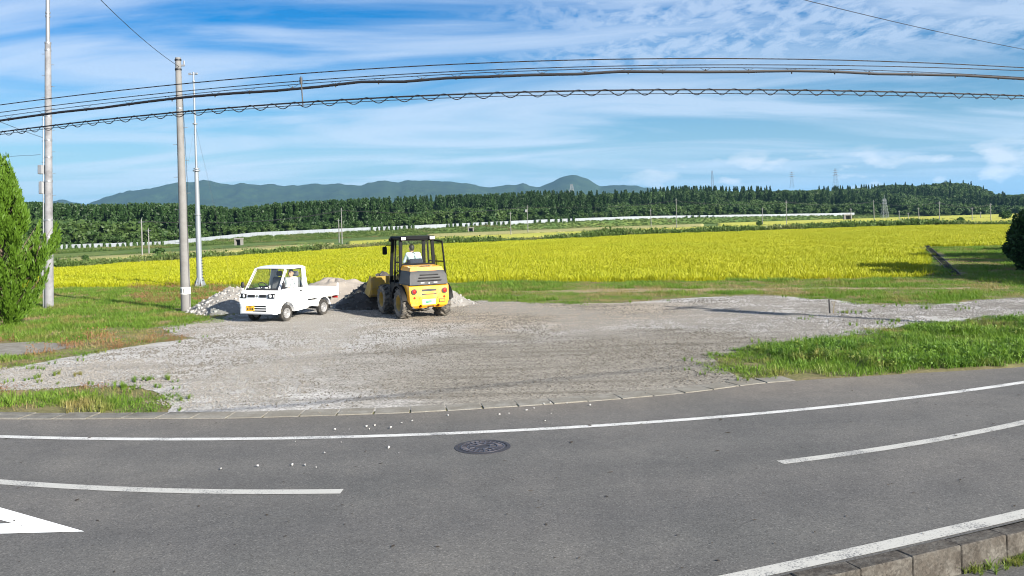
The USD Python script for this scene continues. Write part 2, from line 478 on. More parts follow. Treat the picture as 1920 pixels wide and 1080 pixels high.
# ------------------------------------------------------------------ road geometry
def far_line(x):
    x = np.asarray(x, float)
    c = np.clip(x, -13, 13)
    return 12.98 + .1 * c + .0205 * c * c + (x - c) * (.1 + .041 * c)


XS = np.linspace(-45, 45, 1441)
BASE = np.c_[XS, far_line(XS)]
TAN = np.gradient(BASE, axis=0); TAN /= np.linalg.norm(TAN, axis=1, keepdims=True)
NRM = np.c_[-TAN[:, 1], TAN[:, 0]]


def offset(o):
    return BASE + NRM * o


def strip(o0, o1, x0=-45, x1=45):
    k = (XS >= x0) & (XS <= x1)
    return Polygon(np.vstack([offset(o0)[k], offset(o1)[k][::-1]])).buffer(0)


def quad_line(px_pts):
    """A gently curved painted line through places of the photograph, straight on beyond them."""
    q = np.array([G(*p)[:2] for p in px_pts])
    c2, c1, c0 = np.polyfit(q[:, 0], q[:, 1], 2)
    x = np.clip(XS, q[:, 0].min() - 1.5, q[:, 0].max() + 1.5)
    b = np.c_[XS, c0 + c1 * x + c2 * x * x + (XS - x) * (c1 + 2 * c2 * x)]
    t = np.gradient(b, axis=0); t /= np.linalg.norm(t, axis=1, keepdims=True)
    return b, np.c_[-t[:, 1], t[:, 0]]


CENTRE = quad_line([(0, 904), (160, 913), (320, 919), (480, 923), (640, 924.5), (1458, 868), (1600, 848), (1760, 822), (1920, 794)])
NEARL = quad_line([(1400, 1079), (1550, 1047), (1700, 1013), (1808, 990), (1920, 963)])


def ribbon(line, o0, o1, x0=-45, x1=45):
    b, n = line
    a, c = b + n * o0, b + n * o1
    mx = (a[:, 0] + c[:, 0]) / 2
    k = (mx >= x0) & (mx <= x1)
    return Polygon(np.vstack([a[k], c[k][::-1]])).buffer(0)


def edge_y(x):
    """Far edge of the asphalt."""
    a = [(-45, float(far_line(-45)) + 1.6), (-14, float(far_line(-14)) + 1.2)]
    for px, py in [(0, 786), (250, 785.5), (480, 783.5), (720, 776), (960, 763), (1180, 747), (1300, 735.5), (1440, 718), (1680, 702), (1915, 688)]:
        g = G(px, py)
        a.append((g[0], g[1]))
    a += [(15, float(far_line(15)) + 1.3), (45, float(far_line(45)) + 1.7)]
    return curve(a, x)


EDGE = np.c_[XS, edge_y(XS)]
ETAN = np.gradient(EDGE, axis=0); ETAN /= np.linalg.norm(ETAN, axis=1, keepdims=True)
ENRM = np.c_[-ETAN[:, 1], ETAN[:, 0]]
NEAR_EDGE = NEARL[0] - NEARL[1] * .13
ROAD = Polygon(np.vstack([EDGE, NEAR_EDGE[::-1]])).buffer(0)
rng = np.random.default_rng(11)


def rough_edge(pts, step=0.18, amp=0.25, seed=0, freq=0.9):
    """A polygon with a frayed outline."""
    ls = Polygon(pts).exterior
    s = np.arange(0, ls.length, step)
    p = np.array([ls.interpolate(v).coords[0] for v in s])
    q = np.c_[p, np.zeros(len(p))]
    dx = (frac(q * freq, seed, 4) - .5) * 2 * amp + (frac(q * 4.5, seed + 9, 2) - .5) * amp * .7
    dy = (frac(q * freq + 31.7, seed, 4) - .5) * 2 * amp + (frac(q * 4.5 + 17, seed + 9, 2) - .5) * amp * .7
    return Polygon(p + np.c_[dx, dy]).buffer(0)


def plan(px_pts, z=0.0):
    return [tuple(G(px, py, z)[:2]) for px, py in px_pts]


# ------------------------------------------------------------------ materials of the ground
ground_mat('soil', (0.11, 0.125, 0.035), (0.20, 0.165, 0.09), (0.13, 0.125, 0.05), s1=0.45, s2=2.6, speck=[(0, (0.7, 0.7, 0.7)), (1, (1.2, 1.2, 1.2))], speck_scale=25, bump=0.6)
ground_mat('far_grass', (0.07, 0.13, 0.028), (0.15, 0.19, 0.045), (0.05, 0.09, 0.02), s1=0.05, s2=0.6, bump=0.5, speck_scale=4, bdist=0.3)
def asphalt_mat():
    """Asphalt with wheel tracks along the lanes and dust dragged out towards the gutter."""
    n = {'g': ('geometry', {}), 'sep': ('separate_xyz', {}), 'xx': ('math', {'math_type': 'multiply'}), 'qx': ('math', {'math_type': 'multiply_add', 'value2': -.0205}), 'lx': ('math', {'math_type': 'multiply_add', 'value2': -.1}), 'v': ('math', {'math_type': 'add', 'value2': -12.98}),
         'wob': ('noise_texture', {'scale': .5, 'detail': 5, 'roughness': .6}), 'wv': ('math', {'math_type': 'multiply_add', 'value2': .9}), 'mr': ('map_range', {'range_type': 'linear', 'from_min': -6.5, 'from_max': 3.0, 'clamp': True}),
         'tr': ('rgb_ramp', {'ramp': [(0, (1.0, 1.0, 1.0)), (.13, (.93, .93, .93)), (.22, (1.06, 1.06, 1.05)), (.31, (.92, .92, .93)), (.42, (1.07, 1.06, 1.05)), (.50, (.93, .93, .93)), (.575, (1.05, 1.05, 1.04)), (.64, (.93, .93, .93)), (.72, (1.02, 1.01, 1.0)), (.80, (1.12, 1.09, 1.05)), (.88, (1.28, 1.20, 1.10)), (1, (1.5, 1.36, 1.2))]}),
         'n1': ('noise_texture', {'scale': .22, 'detail': 7, 'roughness': .62}), 'a1': ('rgb_ramp', {'ramp': [(.36, (.088, .088, .086)), (.5, (.100, .098, .095)), (.64, (.119, .115, .109))]}),
         'n2': ('noise_texture', {'scale': 1.7, 'detail': 8, 'roughness': .7}), 'a2': ('rgb_ramp', {'ramp': [(.30, (.86, .86, .86)), (.5, (1, 1, 1)), (.70, (1.13, 1.12, 1.10))]}),
         'vo': ('voronoi_texture', {'scale': 70, 'feature': 'f1'}), 'vs': ('separate_color', {'color_type': 'rgb'}), 'vr': ('rgb_ramp', {'ramp': [(0, (.66, .66, .66)), (.45, (.98, .98, .98)), (.9, (1.12, 1.12, 1.11)), (1, (1.6, 1.6, 1.56))]}),
         'm1': ('mix', {'mix_type': 'multiply', 'fac': 1.0}), 'm2': ('mix', {'mix_type': 'multiply', 'fac': 1.0}), 'm3': ('mix', {'mix_type': 'multiply', 'fac': 1.0}),
         'bn': ('noise_texture', {'scale': 60, 'detail': 5, 'roughness': .7}), 'b': ('bump', {'strength': .5, 'distance': .007}), 'p': ('principled_bsdf', {'roughness': .84, 'specular_ior_level': .3})}
    L = [('g.position', 'sep.vector'), ('sep.x', 'xx.value1'), ('sep.x', 'xx.value2'), ('xx.value', 'qx.value1'), ('sep.y', 'qx.value3'), ('sep.x', 'lx.value1'), ('qx.value', 'lx.value3'), ('lx.value', 'v.value1'),
         ('g.position', 'wob.vector'), ('wob.fac', 'wv.value1'), ('v.value', 'wv.value3'), ('wv.value', 'mr.value'), ('mr.result', 'tr.fac'), ('g.position', 'n1.vector'), ('n1.fac', 'a1.fac'), ('g.position', 'n2.vector'), ('n2.fac', 'a2.fac'),
         ('g.position', 'vo.vector'), ('vo.color', 'vs.color'), ('vs.r', 'vr.fac'), ('a1.color', 'm1.color1'), ('tr.color', 'm1.color2'), ('m1.color', 'm2.color1'), ('a2.color', 'm2.color2'), ('m2.color', 'm3.color1'), ('vr.color', 'm3.color2'), ('m3.color', 'p.base_color'),
         ('g.position', 'bn.vector'), ('bn.fac', 'b.height'), ('b.normal', 'p.normal')]
    M['asphalt'] = usdkit.material(stage, '/World/Looks/asphalt', n, L, surface='p.BSDF')


asphalt_mat()
def gravel_mat():
    n = {'g': ('geometry', {}), 'sep': ('separate_xyz', {}), 'wn': ('noise_texture', {'scale': 0.35, 'detail': 6, 'roughness': 0.65}), 'wn2': ('noise_texture', {'scale': 1.6, 'detail': 6, 'roughness': 0.7}),
         'p': ('principled_bsdf', {'roughness': 0.92, 'specular_ior_level': 0.2}), 'bn': ('noise_texture', {'scale': 24, 'detail': 5, 'roughness': 0.75}), 'b': ('bump', {'strength': 0.9, 'distance': 0.018}),
         'v': ('voronoi_texture', {'scale': 30, 'feature': 'f1'}), 'vs': ('separate_color', {'color_type': 'rgb'}), 'vr': ('rgb_ramp', {'ramp': [(0, (.58, .58, .58)), (.5, (1, 1, 1)), (1, (1.4, 1.4, 1.4))]}), 'vm': ('mix', {'mix_type': 'multiply', 'fac': 1.0}),
         'base': ('mix', {'mix_type': 'mix', 'color1': (0.385, 0.375, 0.36), 'color2': (0.31, 0.298, 0.275)}), 'br': ('rgb_ramp', {'ramp': [(.42, (0, 0, 0)), (.62, (1, 1, 1))]})}
    L = [('g.position', 'wn.vector'), ('g.position', 'wn2.vector'), ('g.position', 'sep.vector'), ('g.position', 'v.vector'), ('v.color', 'vs.color'), ('vs.r', 'vr.fac'), ('g.position', 'bn.vector'), ('bn.fac', 'b.height'), ('b.normal', 'p.normal'),
         ('wn2.fac', 'br.fac'), ('br.color', 'base.fac')]
    out = 'base.color'
    # ground worn by wheels: grey-brown across the entrance, reddish earth where the loader works
    for i, (c, rx, ry, col, amt) in enumerate([((2.2, 19.0), 7.0, 6.0, (0.203, 0.186, 0.156), .96), ((0.6, 29.5), 6.2, 4.6, (0.285, 0.245, 0.192), .9), ((-6.5, 19.0), 6, 2.2, (0.30, 0.285, 0.26), .5)]):
        k = f'z{i}'
        n |= {k + 'm': ('mapping', {'mapping_type': 'point', 'location': (-c[0] / rx, -c[1] / ry, 0), 'scale': (1 / rx, 1 / ry, 0)}), k + 'l': ('vector_math', {'vector_math_type': 'length'} if False else {'math_type': 'length'}),
              k + 'a': ('math', {'math_type': 'multiply_add', 'value2': 1.5}), k + 'r': ('map_range', {'range_type': 'smoothstep', 'from_min': 1.95, 'from_max': 1.35, 'to_min': 0.0, 'to_max': amt, 'clamp': True}), k + 'x': ('mix', {'mix_type': 'mix', 'color2': col})}
        L += [('g.position', k + 'm.vector'), (k + 'm.vector', k + 'l.vector1'), ('wn.fac', k + 'a.value1'), (k + 'l.value', k + 'a.value3'), (k + 'a.value', k + 'r.value'), (k + 'r.result', k + 'x.fac'), (out, k + 'x.color1')]
        out = k + 'x.color'
    n |= {'tm': ('mapping', {'mapping_type': 'point', 'scale': (.22, 2.6, 1), 'rotation': (0, 0, -.12)}), 'tn': ('noise_texture', {'scale': 1.0, 'detail': 5, 'roughness': .6, 'distortion': .4}), 'tr': ('rgb_ramp', {'ramp': [(.34, (.74, .73, .71)), (.48, (1, 1, 1)), (.66, (1.12, 1.12, 1.12))]}), 'tx': ('mix', {'mix_type': 'multiply', 'fac': 1.0})}
    L += [('g.position', 'tm.vector'), ('tm.vector', 'tn.vector'), ('tn.fac', 'tr.fac'), (out, 'tx.color1'), ('tr.color', 'tx.color2'), ('tx.color', 'vm.color1'), ('vr.color', 'vm.color2'), ('vm.color', 'p.base_color')]
    M['gravel_ground'] = usdkit.material(stage, '/World/Looks/gravel_ground', n, L, surface='p.BSDF')


gravel_mat()
ground_mat('concrete', (0.235, 0.225, 0.20), (0.19, 0.18, 0.155), (0.16, 0.148, 0.122), s1=0.8, s2=3.5, speck=[(0, (0.85, 0.85, 0.85)), (1, (1.12, 1.12, 1.12))], speck_scale=70, bump=0.35, bdist=0.01)
ground_mat('old_concrete', (0.070, 0.062, 0.053), (0.040, 0.035, 0.030), (0.10, 0.094, 0.084), s1=1.4, s2=6.0, speck=[(0, (0.7, 0.7, 0.7)), (1, (1.2, 1.2, 1.2))], speck_scale=45, bump=0.6, bdist=0.015)
ground_mat('far_paddy', (0.36, 0.36, 0.05), (0.30, 0.34, 0.05), (0.40, 0.38, 0.07), s1=0.03, s2=0.4, bump=0.6, speck_scale=3, bdist=0.3)
ground_mat('stubble', (0.30, 0.29, 0.10), (0.20, 0.22, 0.07), (0.34, 0.30, 0.13), s1=0.04, s2=0.5, bump=0.6, speck_scale=3, bdist=0.3)


def paint_mat(name, worn, cov):
    n = {'g': ('geometry', {}), 'n': ('noise_texture', {'scale': 45, 'detail': 5, 'roughness': 0.75}), 'n2': ('noise_texture', {'scale': 2.2, 'detail': 4}),
         'ad': ('math', {'math_type': 'multiply_add', 'value2': 0.55}), 'r': ('rgb_ramp', {'ramp': [(cov, (0.13, 0.13, 0.13)), (cov + .08, worn)]}), 'p': ('principled_bsdf', {'roughness': 0.6}),
         'b': ('bump', {'strength': 0.3, 'distance': 0.004})}
    M[name] = usdkit.material(stage, '/World/Looks/' + name, n, [('g.position', 'n.vector'), ('g.position', 'n2.vector'), ('n2.fac', 'ad.value1'), ('n.fac', 'ad.value3'), ('ad.value', 'r.fac'), ('r.color', 'p.base_color'), ('n.fac', 'b.height'), ('b.normal', 'p.normal')], surface='p.BSDF')


paint_mat('road_paint', (0.52, 0.52, 0.50), 0.66)
paint_mat('worn_paint', (0.41, 0.405, 0.375), 0.66)
paint_mat('fresh_paint', (0.86, 0.88, 0.88), 0.44)

# ------------------------------------------------------------------ ground to the horizon
dd = np.unique(np.r_[np.linspace(1, 60, 90), np.geomspace(60, 520, 190), np.geomspace(520, 8500, 70)])
tt = np.linspace(-0.9, 0.9, 241)
D, T = np.meshgrid(dd, tt, indexing='ij')
X, Y = T * (D + 14), D
Z = land(X, Y)
Z = np.where(Y < far_line(np.clip(X, -45, 45)) + 0.6, -0.32, Z)
Z += np.where(Y > 60, (frac(np.stack([X * .12, Y * .12, 0 * X], -1), 3) - .5) * .3 * np.clip((Y - 60) / 60, 0, 1), 0)
nr, nc = D.shape
vid = np.arange(nr * nc).reshape(nr, nc)
quads = np.stack([vid[:-1, :-1], vid[:-1, 1:], vid[1:, 1:], vid[1:, :-1]], -1).reshape(-1, 4)
V = np.stack([X, Y, Z], -1).reshape(-1, 3)
mid = V[quads].mean(1)
near_q = mid[:, 1] < 100


def compact(v, f):
    u, inv = np.unique(f, return_inverse=True)
    return v[u], inv.reshape(f.shape)


obj('ground', compact(V, quads[near_q]), M['soil'], smooth=True, kind='structure', label='grassy earth around the gravel lot and beneath the verges', cat='ground')
obj('terrain', compact(V, quads[~near_q]), M['far_grass'], smooth=True, kind='structure', label='flat green farmland and low hills reaching to the mountains', cat='terrain')

# ------------------------------------------------------------------ road, markings, gutter, kerb
obj('road', sheet(ROAD, 0.0), M['asphalt'], kind='structure', label='two-lane grey asphalt road curving across the foreground', cat='road')
near_side = Polygon(np.vstack([NEARL[0] - NEARL[1] * .335, [[45, -20], [-45, -20]]])).buffer(0)
obj('pavement', sheet(near_side, -0.25), M['asphalt'], kind='structure', label='dark lower asphalt behind the near concrete kerb', cat='pavement')
markings = thing('road_marking', 'white painted lines and diamond on the asphalt road', 'road marking', kind='structure')
def between(o0, o1, pxa, pxb, py):
    xa, xb = G(pxa, py)[0], G(pxb, py)[0]
    return strip(o0, o1, xa, xb)
obj('edge_line', sheet(strip(-0.075, 0.075), 0.004), M['road_paint'], markings)
lx = G(640, 925)[0]; rx = G(1458, 868)[0]
g1 = G(640, 925); g2 = G(1458, 868)
oc = -2.86
obj('centre_line', sheet(ribbon(CENTRE, -.085, .085, -14, lx), 0.004), M['worn_paint'], markings)
obj('centre_line', sheet(ribbon(CENTRE, -.08, .08, rx, 14), 0.004), M['worn_paint'], markings)
obj('near_edge_line', sheet(ribbon(NEARL, -.09, .09), 0.004), M['worn_paint'], markings)
tip = G(158, 997)[:2]; up0 = G(0, 952)[:2]; lo0 = G(0, 1001)[:2]
mid0 = (up0 + lo0) / 2
back = mid0 + (mid0 - tip) * .15
dia_out = Polygon([tip, tip + (up0 - tip) * 1.15, back + (back - tip) * 1.0, tip + (lo0 - tip) * 1.15])
hole, h0, h1 = G(24, 981.5)[:2], G(0, 975)[:2], G(0, 982.5)[:2]
dia_in = Polygon([hole, hole + (h0 - hole) * 2.6, hole + (h0 - hole) * 1.6 + (h1 - hole) * 2.2, hole + (h1 - hole) * 2.6])
obj('diamond_mark', sheet(dia_out.difference(dia_in.intersection(dia_out.buffer(-.2))), 0.004), M['fresh_paint'], markings)

gutter = thing('gutter', 'row of dusty concrete gutter blocks along the far road edge', 'gutter', kind='structure')
s_len = np.r_[0, np.cumsum(np.linalg.norm(np.diff(EDGE, axis=0), axis=1))]
block_meshes = []
pos_s = np.interp(-14.5, XS, s_len)
end_s = np.interp(5.0, XS, s_len)
while pos_s < end_s:
    sm = pos_s + .3
    c = np.array([np.interp(sm, s_len, EDGE[:, 0]), np.interp(sm, s_len, EDGE[:, 1])])
    tx = np.array([np.interp(sm, s_len, ETAN[:, 0]), np.interp(sm, s_len, ETAN[:, 1])]); a = math.atan2(tx[1], tx[0])
    nx = np.array([-tx[1], tx[0]])
    w = .46
    b = bx(.575 + rng.uniform(-.012, .012), w, .13, (0, 0, 0), .005, rot=(rng.uniform(-.012, .02), rng.uniform(-.006, .006), a + rng.uniform(-.012, .012)))
    b.apply_translation((*(c + nx * (w / 2 + .004)), -.054 + rng.uniform(-.004, .005)))
    obj('gutter_block', b, M['concrete'], gutter)
    pos_s += .6

kerb = thing('kerb', 'weathered concrete kerb blocks along the near road edge, lower right', 'kerb', kind='structure')
KB = NEARL[0] - NEARL[1] * .232
k_len = np.r_[0, np.cumsum(np.linalg.norm(np.diff(KB, axis=0), axis=1))]
s0 = np.interp(-3.0, KB[:, 0], k_len) ; s1 = np.interp(12.0, KB[:, 0], k_len)
# a joint falls where the photograph shows one
jt = G(1808, 1030, .02)
sj = np.interp(jt[0], KB[:, 0], k_len)
s0 = sj - .6 * math.floor((sj - s0) / .6)
while s0 < s1:
    sm = s0 + .3
    c = np.array([np.interp(sm, k_len, KB[:, 0]), np.interp(sm, k_len, KB[:, 1])])
    c2 = np.array([np.interp(sm + .05, k_len, KB[:, 0]), np.interp(sm + .05, k_len, KB[:, 1])])
    a = math.atan2(*(c2 - c)[::-1])
    b = bx(.594, .19, .30, (0, 0, 0), .009, rot=(rng.uniform(-.03, .03), 0, a + rng.uniform(-.01, .01)))
    v = b.subdivide().subdivide()
    b.apply_translation((*c, -.145 + rng.uniform(-.008, .008)))
    obj('kerb_block', b, M['old_concrete'], kerb)
    s0 += .6

# ------------------------------------------------------------------ gravel lot and slab
lot_px = [(-40, 735), (-40, 704), (30, 689), (150, 666), (280, 645), (368, 634), (330, 627), (305, 616), (330, 611), (400, 603), (430, 590), (480, 575), (560, 560), (700, 553), (860, 562), (960, 566), (1080, 569), (1170, 568), (1250, 561),
          (1330, 557), (1400, 555), (1470, 556), (1560, 562), (1650, 572), (1750, 571), (1850, 562), (1990, 556), (1990, 585), (1850, 600), (1700, 609), (1620, 625), (1480, 641), (1390, 655), (1345, 668), (1352, 690), (1400, 708), (1395, 722)]
lot_pts = plan(lot_px)
xr = lot_pts[-1][0]
edge_back = [(x, float(edge_y(x)) + .05) for x in np.linspace(xr, G(310, 785)[0], 24)]
left_px = [(318, 765), (322, 748), (296, 732), (250, 724), (170, 723), (90, 728)]
lot_poly = rough_edge(lot_pts + edge_back + plan(left_px), amp=.16, seed=5)
keep_off = Polygon(np.vstack([EDGE + ENRM * .20, [[45, 90], [-45, 90]]])).buffer(0)
lot_poly = lot_poly.union(Polygon(edge_back + [(x, y + 1.2) for x, y in edge_back[::-1]]).buffer(.05)).intersection(keep_off)
lot_poly = max(getattr(lot_poly, 'geoms', [lot_poly]), key=lambda g: g.area)
LOT = lot_poly
obj('gravel_lot', sheet(LOT, 0.004), M['gravel_ground'], kind='structure', label='pale gravel parking lot between the road and the rice field', cat='gravel lot')
slab_poly = Polygon(plan([(-60, 648), (60, 641), (100, 643), (146, 649), (110, 656), (60, 663), (-60, 676)]))
obj('concrete_slab', sheet(slab_poly, 0.006), M['concrete'], kind='structure', label='grey concrete slab in the grass by the left edge', cat='slab')
bare = [rough_edge(plan([(900, 548), (1120, 542), (1500, 539), (1900, 539), (1900, 542), (1500, 543), (1100, 549)]), amp=.3, seed=8)]
ground_mat('dry_track', (0.26, 0.205, 0.12), (0.16, 0.15, 0.06), (0.30, 0.25, 0.16), s1=0.5, s2=2.5, speck=[(0, (0.7, 0.7, 0.7)), (1, (1.25, 1.25, 1.25))], speck_scale=20, bump=0.7)
obj('dirt_track', sheet(bare[0], 0.0), M['dry_track'], kind='structure', label='dry straw-coloured track through the grass behind the lot', cat='track')

# concrete ditch on the right
dz = .0
d0, d1 = G(1737, 461), G(1795, 517)
ditch = thing('irrigation_ditch', 'narrow concrete irrigation ditch running beside the cut green plot', 'ditch', kind='structure')
dv = (d1 - d0)[:2]; dl = np.linalg.norm(dv); da = math.atan2(dv[1], dv[0]); dn_ = np.array([-dv[1], dv[0]]) / dl
for side in (-1, 1):
    c = (d0 + d1) / 2
    w = bx(dl + .6, .06, .5, (0, 0, 0), .01, rot=(0, 0, da))
    w.apply_translation((c[0] + dn_[0] * .20 * side, c[1] + dn_[1] * .20 * side, -.215))
    obj('channel_wall', w, M['old_concrete'], ditch)
w = bx(dl + .6, .34, .06, (0, 0, 0), rot=(0, 0, da)); w.apply_translation((*((d0 + d1) / 2)[:2], -.014))
mat('wet_mud', (0.012, 0.013, 0.009), .95, spec=.05)
obj('channel_bed', w, M['wet_mud'], ditch)

# ------------------------------------------------------------------ far paddies in bands
def band(f0, f1, t0, t1, lift, n=90, k=5):
    t = np.linspace(t0, t1, n)
    a, b = f0(t), f1(t)
    s = np.r_[0, np.linspace(0, 1, k), 1][:, None]
    k += 2
    Dm = a[None] * (1 - s) + b[None] * s
    Xm = t[None] * Dm
    Zm = land(Xm, Dm) + lift
    Zm[[0, -1]] -= 1.0
    Zm[:, [0, -1]] -= 1.0
    vi = np.arange(k * n).reshape(k, n)
    q = np.stack([vi[:-1, :-1], vi[:-1, 1:], vi[1:, 1:], vi[1:, :-1]], -1).reshape(-1, 4)
    return np.stack([Xm, Dm, Zm], -1).reshape(-1, 3), q


def fb(f):
    return lambda t: (curve(FAR, t) + 14) * (1 - f) + (curve(WALL, t) - 18) * f


for i, (f0, f1, t0, t1, m) in enumerate([(0.0, .20, -.36, -.01, 'far_paddy'), (.02, .20, 0.0, .30, 'far_paddy'), (.02, .24, .31, .62, 'far_paddy'), (.30, .46, -.52, -.20, 'stubble'), (.28, .52, -.19, .12, 'far_paddy'), (.27, .50, .13, .62, 'far_paddy'),
                                         (.58, .92, -.10, .22, 'stubble'), (.56, .95, .23, .62, 'far_paddy')]):
    obj('far_paddy', band(fb(f0), fb(f1), t0, t1, .40), M[m], smooth=True, kind='structure',
        label=['pale rice strip just past the left field edge', 'pale rice strip past the middle of the field edge', 'pale rice strip past the right field edge', 'second stubble strip at left below the white wall', 'second rice strip behind the loader roof',
               'second rice strip at right towards the forest', 'farthest stubble strip below the wall in the middle', 'farthest rice strip at right below the wall'][i], cat='paddy field')

# ------------------------------------------------------------------ mountains
mt = np.linspace(-.80, .80, 420)
md = np.r_[np.linspace(3600, 5000, 60), np.linspace(5050, 6200, 16)]
RID = [(-400, 372), (60, 380), (100, 378), (122, 374), (145, 379), (165, 381), (200, 366), (260, 357), (330, 344), (380, 338), (440, 346), (455, 343), (480, 348), (530, 347), (600, 343.5), (640, 345), (663, 347), (678, 348), (690, 342), (740, 340), (765, 337.5), (790, 342), (812, 339),
       (845, 343), (870, 343), (895, 348), (925, 350), (945, 347), (985, 346), (1008, 350), (1030, 342), (1052, 332), (1066, 329.5), (1085, 331), (1110, 341), (1128, 350), (1152, 348.5), (1172, 346), (1195, 346.5), (1215, 352), (1260, 356), (1500, 366), (1900, 380), (2400, 380)]
MT, MD = np.meshgrid(mt, md, indexing='xy')
px = 960 + FPX * MT
crest = CAM_H + (hz(px) - np.interp(px, [p[0] for p in RID], [p[1] for p in RID])) / FPX * MD
s = np.clip((MD - 3600) / 1400, 0, 1)
q = np.stack([MT * MD / 260, MD / 420, 0 * MD], -1)
rd = np.abs(frac(q, 21, 5) - .5) * 2
s2 = np.clip((MD - 5000) / 1200, 0, 1)
zz = crest * (s ** .8 * (1 - .55 * (1 - s) * rd * 2.2)) * (1 - s2 * .8) + (frac(np.stack([MT * 70, 0 * MT, 0 * MT], -1), 14, 4) - .5) * 26 * s + (frac(q * 9, 2, 2) - .5) * 5 * s - 4 * (1 - s)
vi = np.arange(zz.size).reshape(zz.shape)
qd = np.stack([vi[:-1, :-1], vi[:-1, 1:], vi[1:, 1:], vi[1:, :-1]], -1).reshape(-1, 4)
ground_mat('mountain_forest', (0.016, 0.036, 0.018), (0.026, 0.050, 0.022), (0.010, 0.024, 0.014), s1=0.004, s2=0.02, bump=1.0, speck_scale=0.09, bdist=8.0)
obj('mountains', (np.stack([MT * MD, MD, zz], -1).reshape(-1, 3), qd), M['mountain_forest'], smooth=True, kind='structure', label='blue hazy mountain range with a rounded dome peak along the horizon', cat='mountains')

# ------------------------------------------------------------------ haze
haze_top = float(zz.max()) + 12
hb = trimesh.creation.box([18000, 11200, haze_top + 6]); hb.apply_translation((0, 4300, haze_top / 2 - 3))
usdkit.material(stage, '/World/Looks/haze', {'v': ('principled_volume', {'color': (0.33, 0.66, 1.0), 'density': 0.000050, 'anisotropy': 0.1})}, [], volume='v.volume')
obj('haze', hb, '/World/Looks/haze', kind='stuff', label='thin blue haze over the far hills and mountains', cat='haze')

# ------------------------------------------------------------------ foliage shapes
def strips(p, widths, side):
    """Leaf strips: p (n, k, 3) midlines, widths (k,), side (n, 3)."""
    n, k = p.shape[:2]
    a = p - side[:, None] * widths[None, :, None] / 2
    b = p + side[:, None] * widths[None, :, None] / 2
    v = np.stack([a, b], 2).reshape(n * k * 2, 3)
    base = (np.arange(n) * k * 2)[:, None] + (np.arange(k - 1) * 2)[None]
    base = base.reshape(-1)
    f = np.vstack([np.c_[base, base + 1, base + 3], np.c_[base, base + 3, base + 2]])
    return trimesh.Trimesh(v, f, process=False)


def blades(n, size, h0, h1, w, lean, r, k=4, clump=None, droop=0.35, hpow=1.0):
    """Grass blades rooted in a square of that size."""
    if clump:
        cc = r.uniform(-size / 2, size / 2, (clump, 2))
        root = cc[r.integers(0, clump, n)] + r.normal(0, size * .045, (n, 2))
    else:
        root = r.uniform(-size / 2, size / 2, (n, 2))
    az = r.uniform(0, 2 * np.pi, n)
    h = h0 + (h1 - h0) * r.random(n) ** hpow
    ln = lean * r.random(n) ** .7
    s = np.linspace(0, 1, k)
    out = np.stack([np.cos(az), np.sin(az)], 1)
    x = root[:, None] + out[:, None] * (h * ln)[:, None, None] * (s ** 1.8)[None, :, None]
    z = h[:, None] * (s[None] - droop * ln[:, None] * s[None] ** 3)
    p = np.concatenate([x, z[..., None]], -1)
    side = np.stack([-np.sin(az), np.cos(az), 0 * az], 1)
    wid = w * np.array([.8, 1.0, .75, .12])[:k] if k == 4 else w * np.linspace(1, .1, k)
    return strips(p, wid, side)


def leaf_cards(centres, size, r, aspect=1.8, up=0.4, jitter=1.0, outward=None):
    """Small pointed four-cornered leaves turned every way (biased to lie along outward)."""
    n = len(centres)
    a = r.normal(size=(n, 3)) * jitter
    if outward is not None:
        a += outward * 1.1
    a[:, 2] += up
    a /= np.linalg.norm(a, axis=1, keepdims=True)
    b = np.cross(a, r.normal(size=(n, 3))); b /= np.linalg.norm(b, axis=1, keepdims=True)
    s = np.asarray(size) * r.uniform(.6, 1.3, n)
    L, Wd = (a * s[:, None] * aspect / 2), (b * s[:, None] / 2)
    v = np.stack([centres - L, centres + Wd * 1.0 - L * .1, centres + L, centres - Wd - L * .1], 1).reshape(-1, 3)
    i = np.arange(n)[:, None] * 4
    f = np.vstack([i + [0, 1, 2], i + [0, 2, 3]])
    return trimesh.Trimesh(v, f, process=False)


leaf('grass', (0.095, 0.180, 0.020), (0.21, 0.30, 0.040), trans=.35, patch=(0.23, 0.20, 0.07), pscale=0.55, pat=(0.52, 0.66))
leaf('verge_grass', (0.085, 0.170, 0.020), (0.19, 0.285, 0.040), trans=.35, patch=(0.20, 0.19, 0.06), pscale=0.8, pat=(0.55, 0.70))
leaf('dry_grass', (0.24, 0.19, 0.085), (0.36, 0.29, 0.14), trans=.25)
leaf('red_weed', (0.19, 0.095, 0.045), (0.27, 0.17, 0.075), trans=.25)
leaf('rice', (0.312, 0.325, 0.006), (0.372, 0.375, 0.008), trans=.30, patch=(0.285, 0.32, 0.006), pscale=0.06, pat=(0.45, 0.7), tcol=(1.2, 1.2, .7))
leaf('weed', (0.060, 0.105, 0.022), (0.14, 0.19, 0.045), trans=.3, patch=(0.17, 0.16, 0.07), pscale=0.07, pat=(0.52, 0.66))
leaf('cedar', (0.016, 0.042, 0.011), (0.046, 0.092, 0.022), trans=.12)
leaf('broadleaf', (0.026, 0.058, 0.013), (0.078, 0.120, 0.026), trans=.2)
leaf('bush', (0.025, 0.060, 0.012), (0.06, 0.11, 0.022), trans=.2)
leaf('juniper', (0.042, 0.100, 0.008), (0.125, 0.220, 0.016), trans=.25)
mat('bark', (0.10, 0.072, 0.05), .9, var=.35, scale=14, bump=.6, bscale=30)

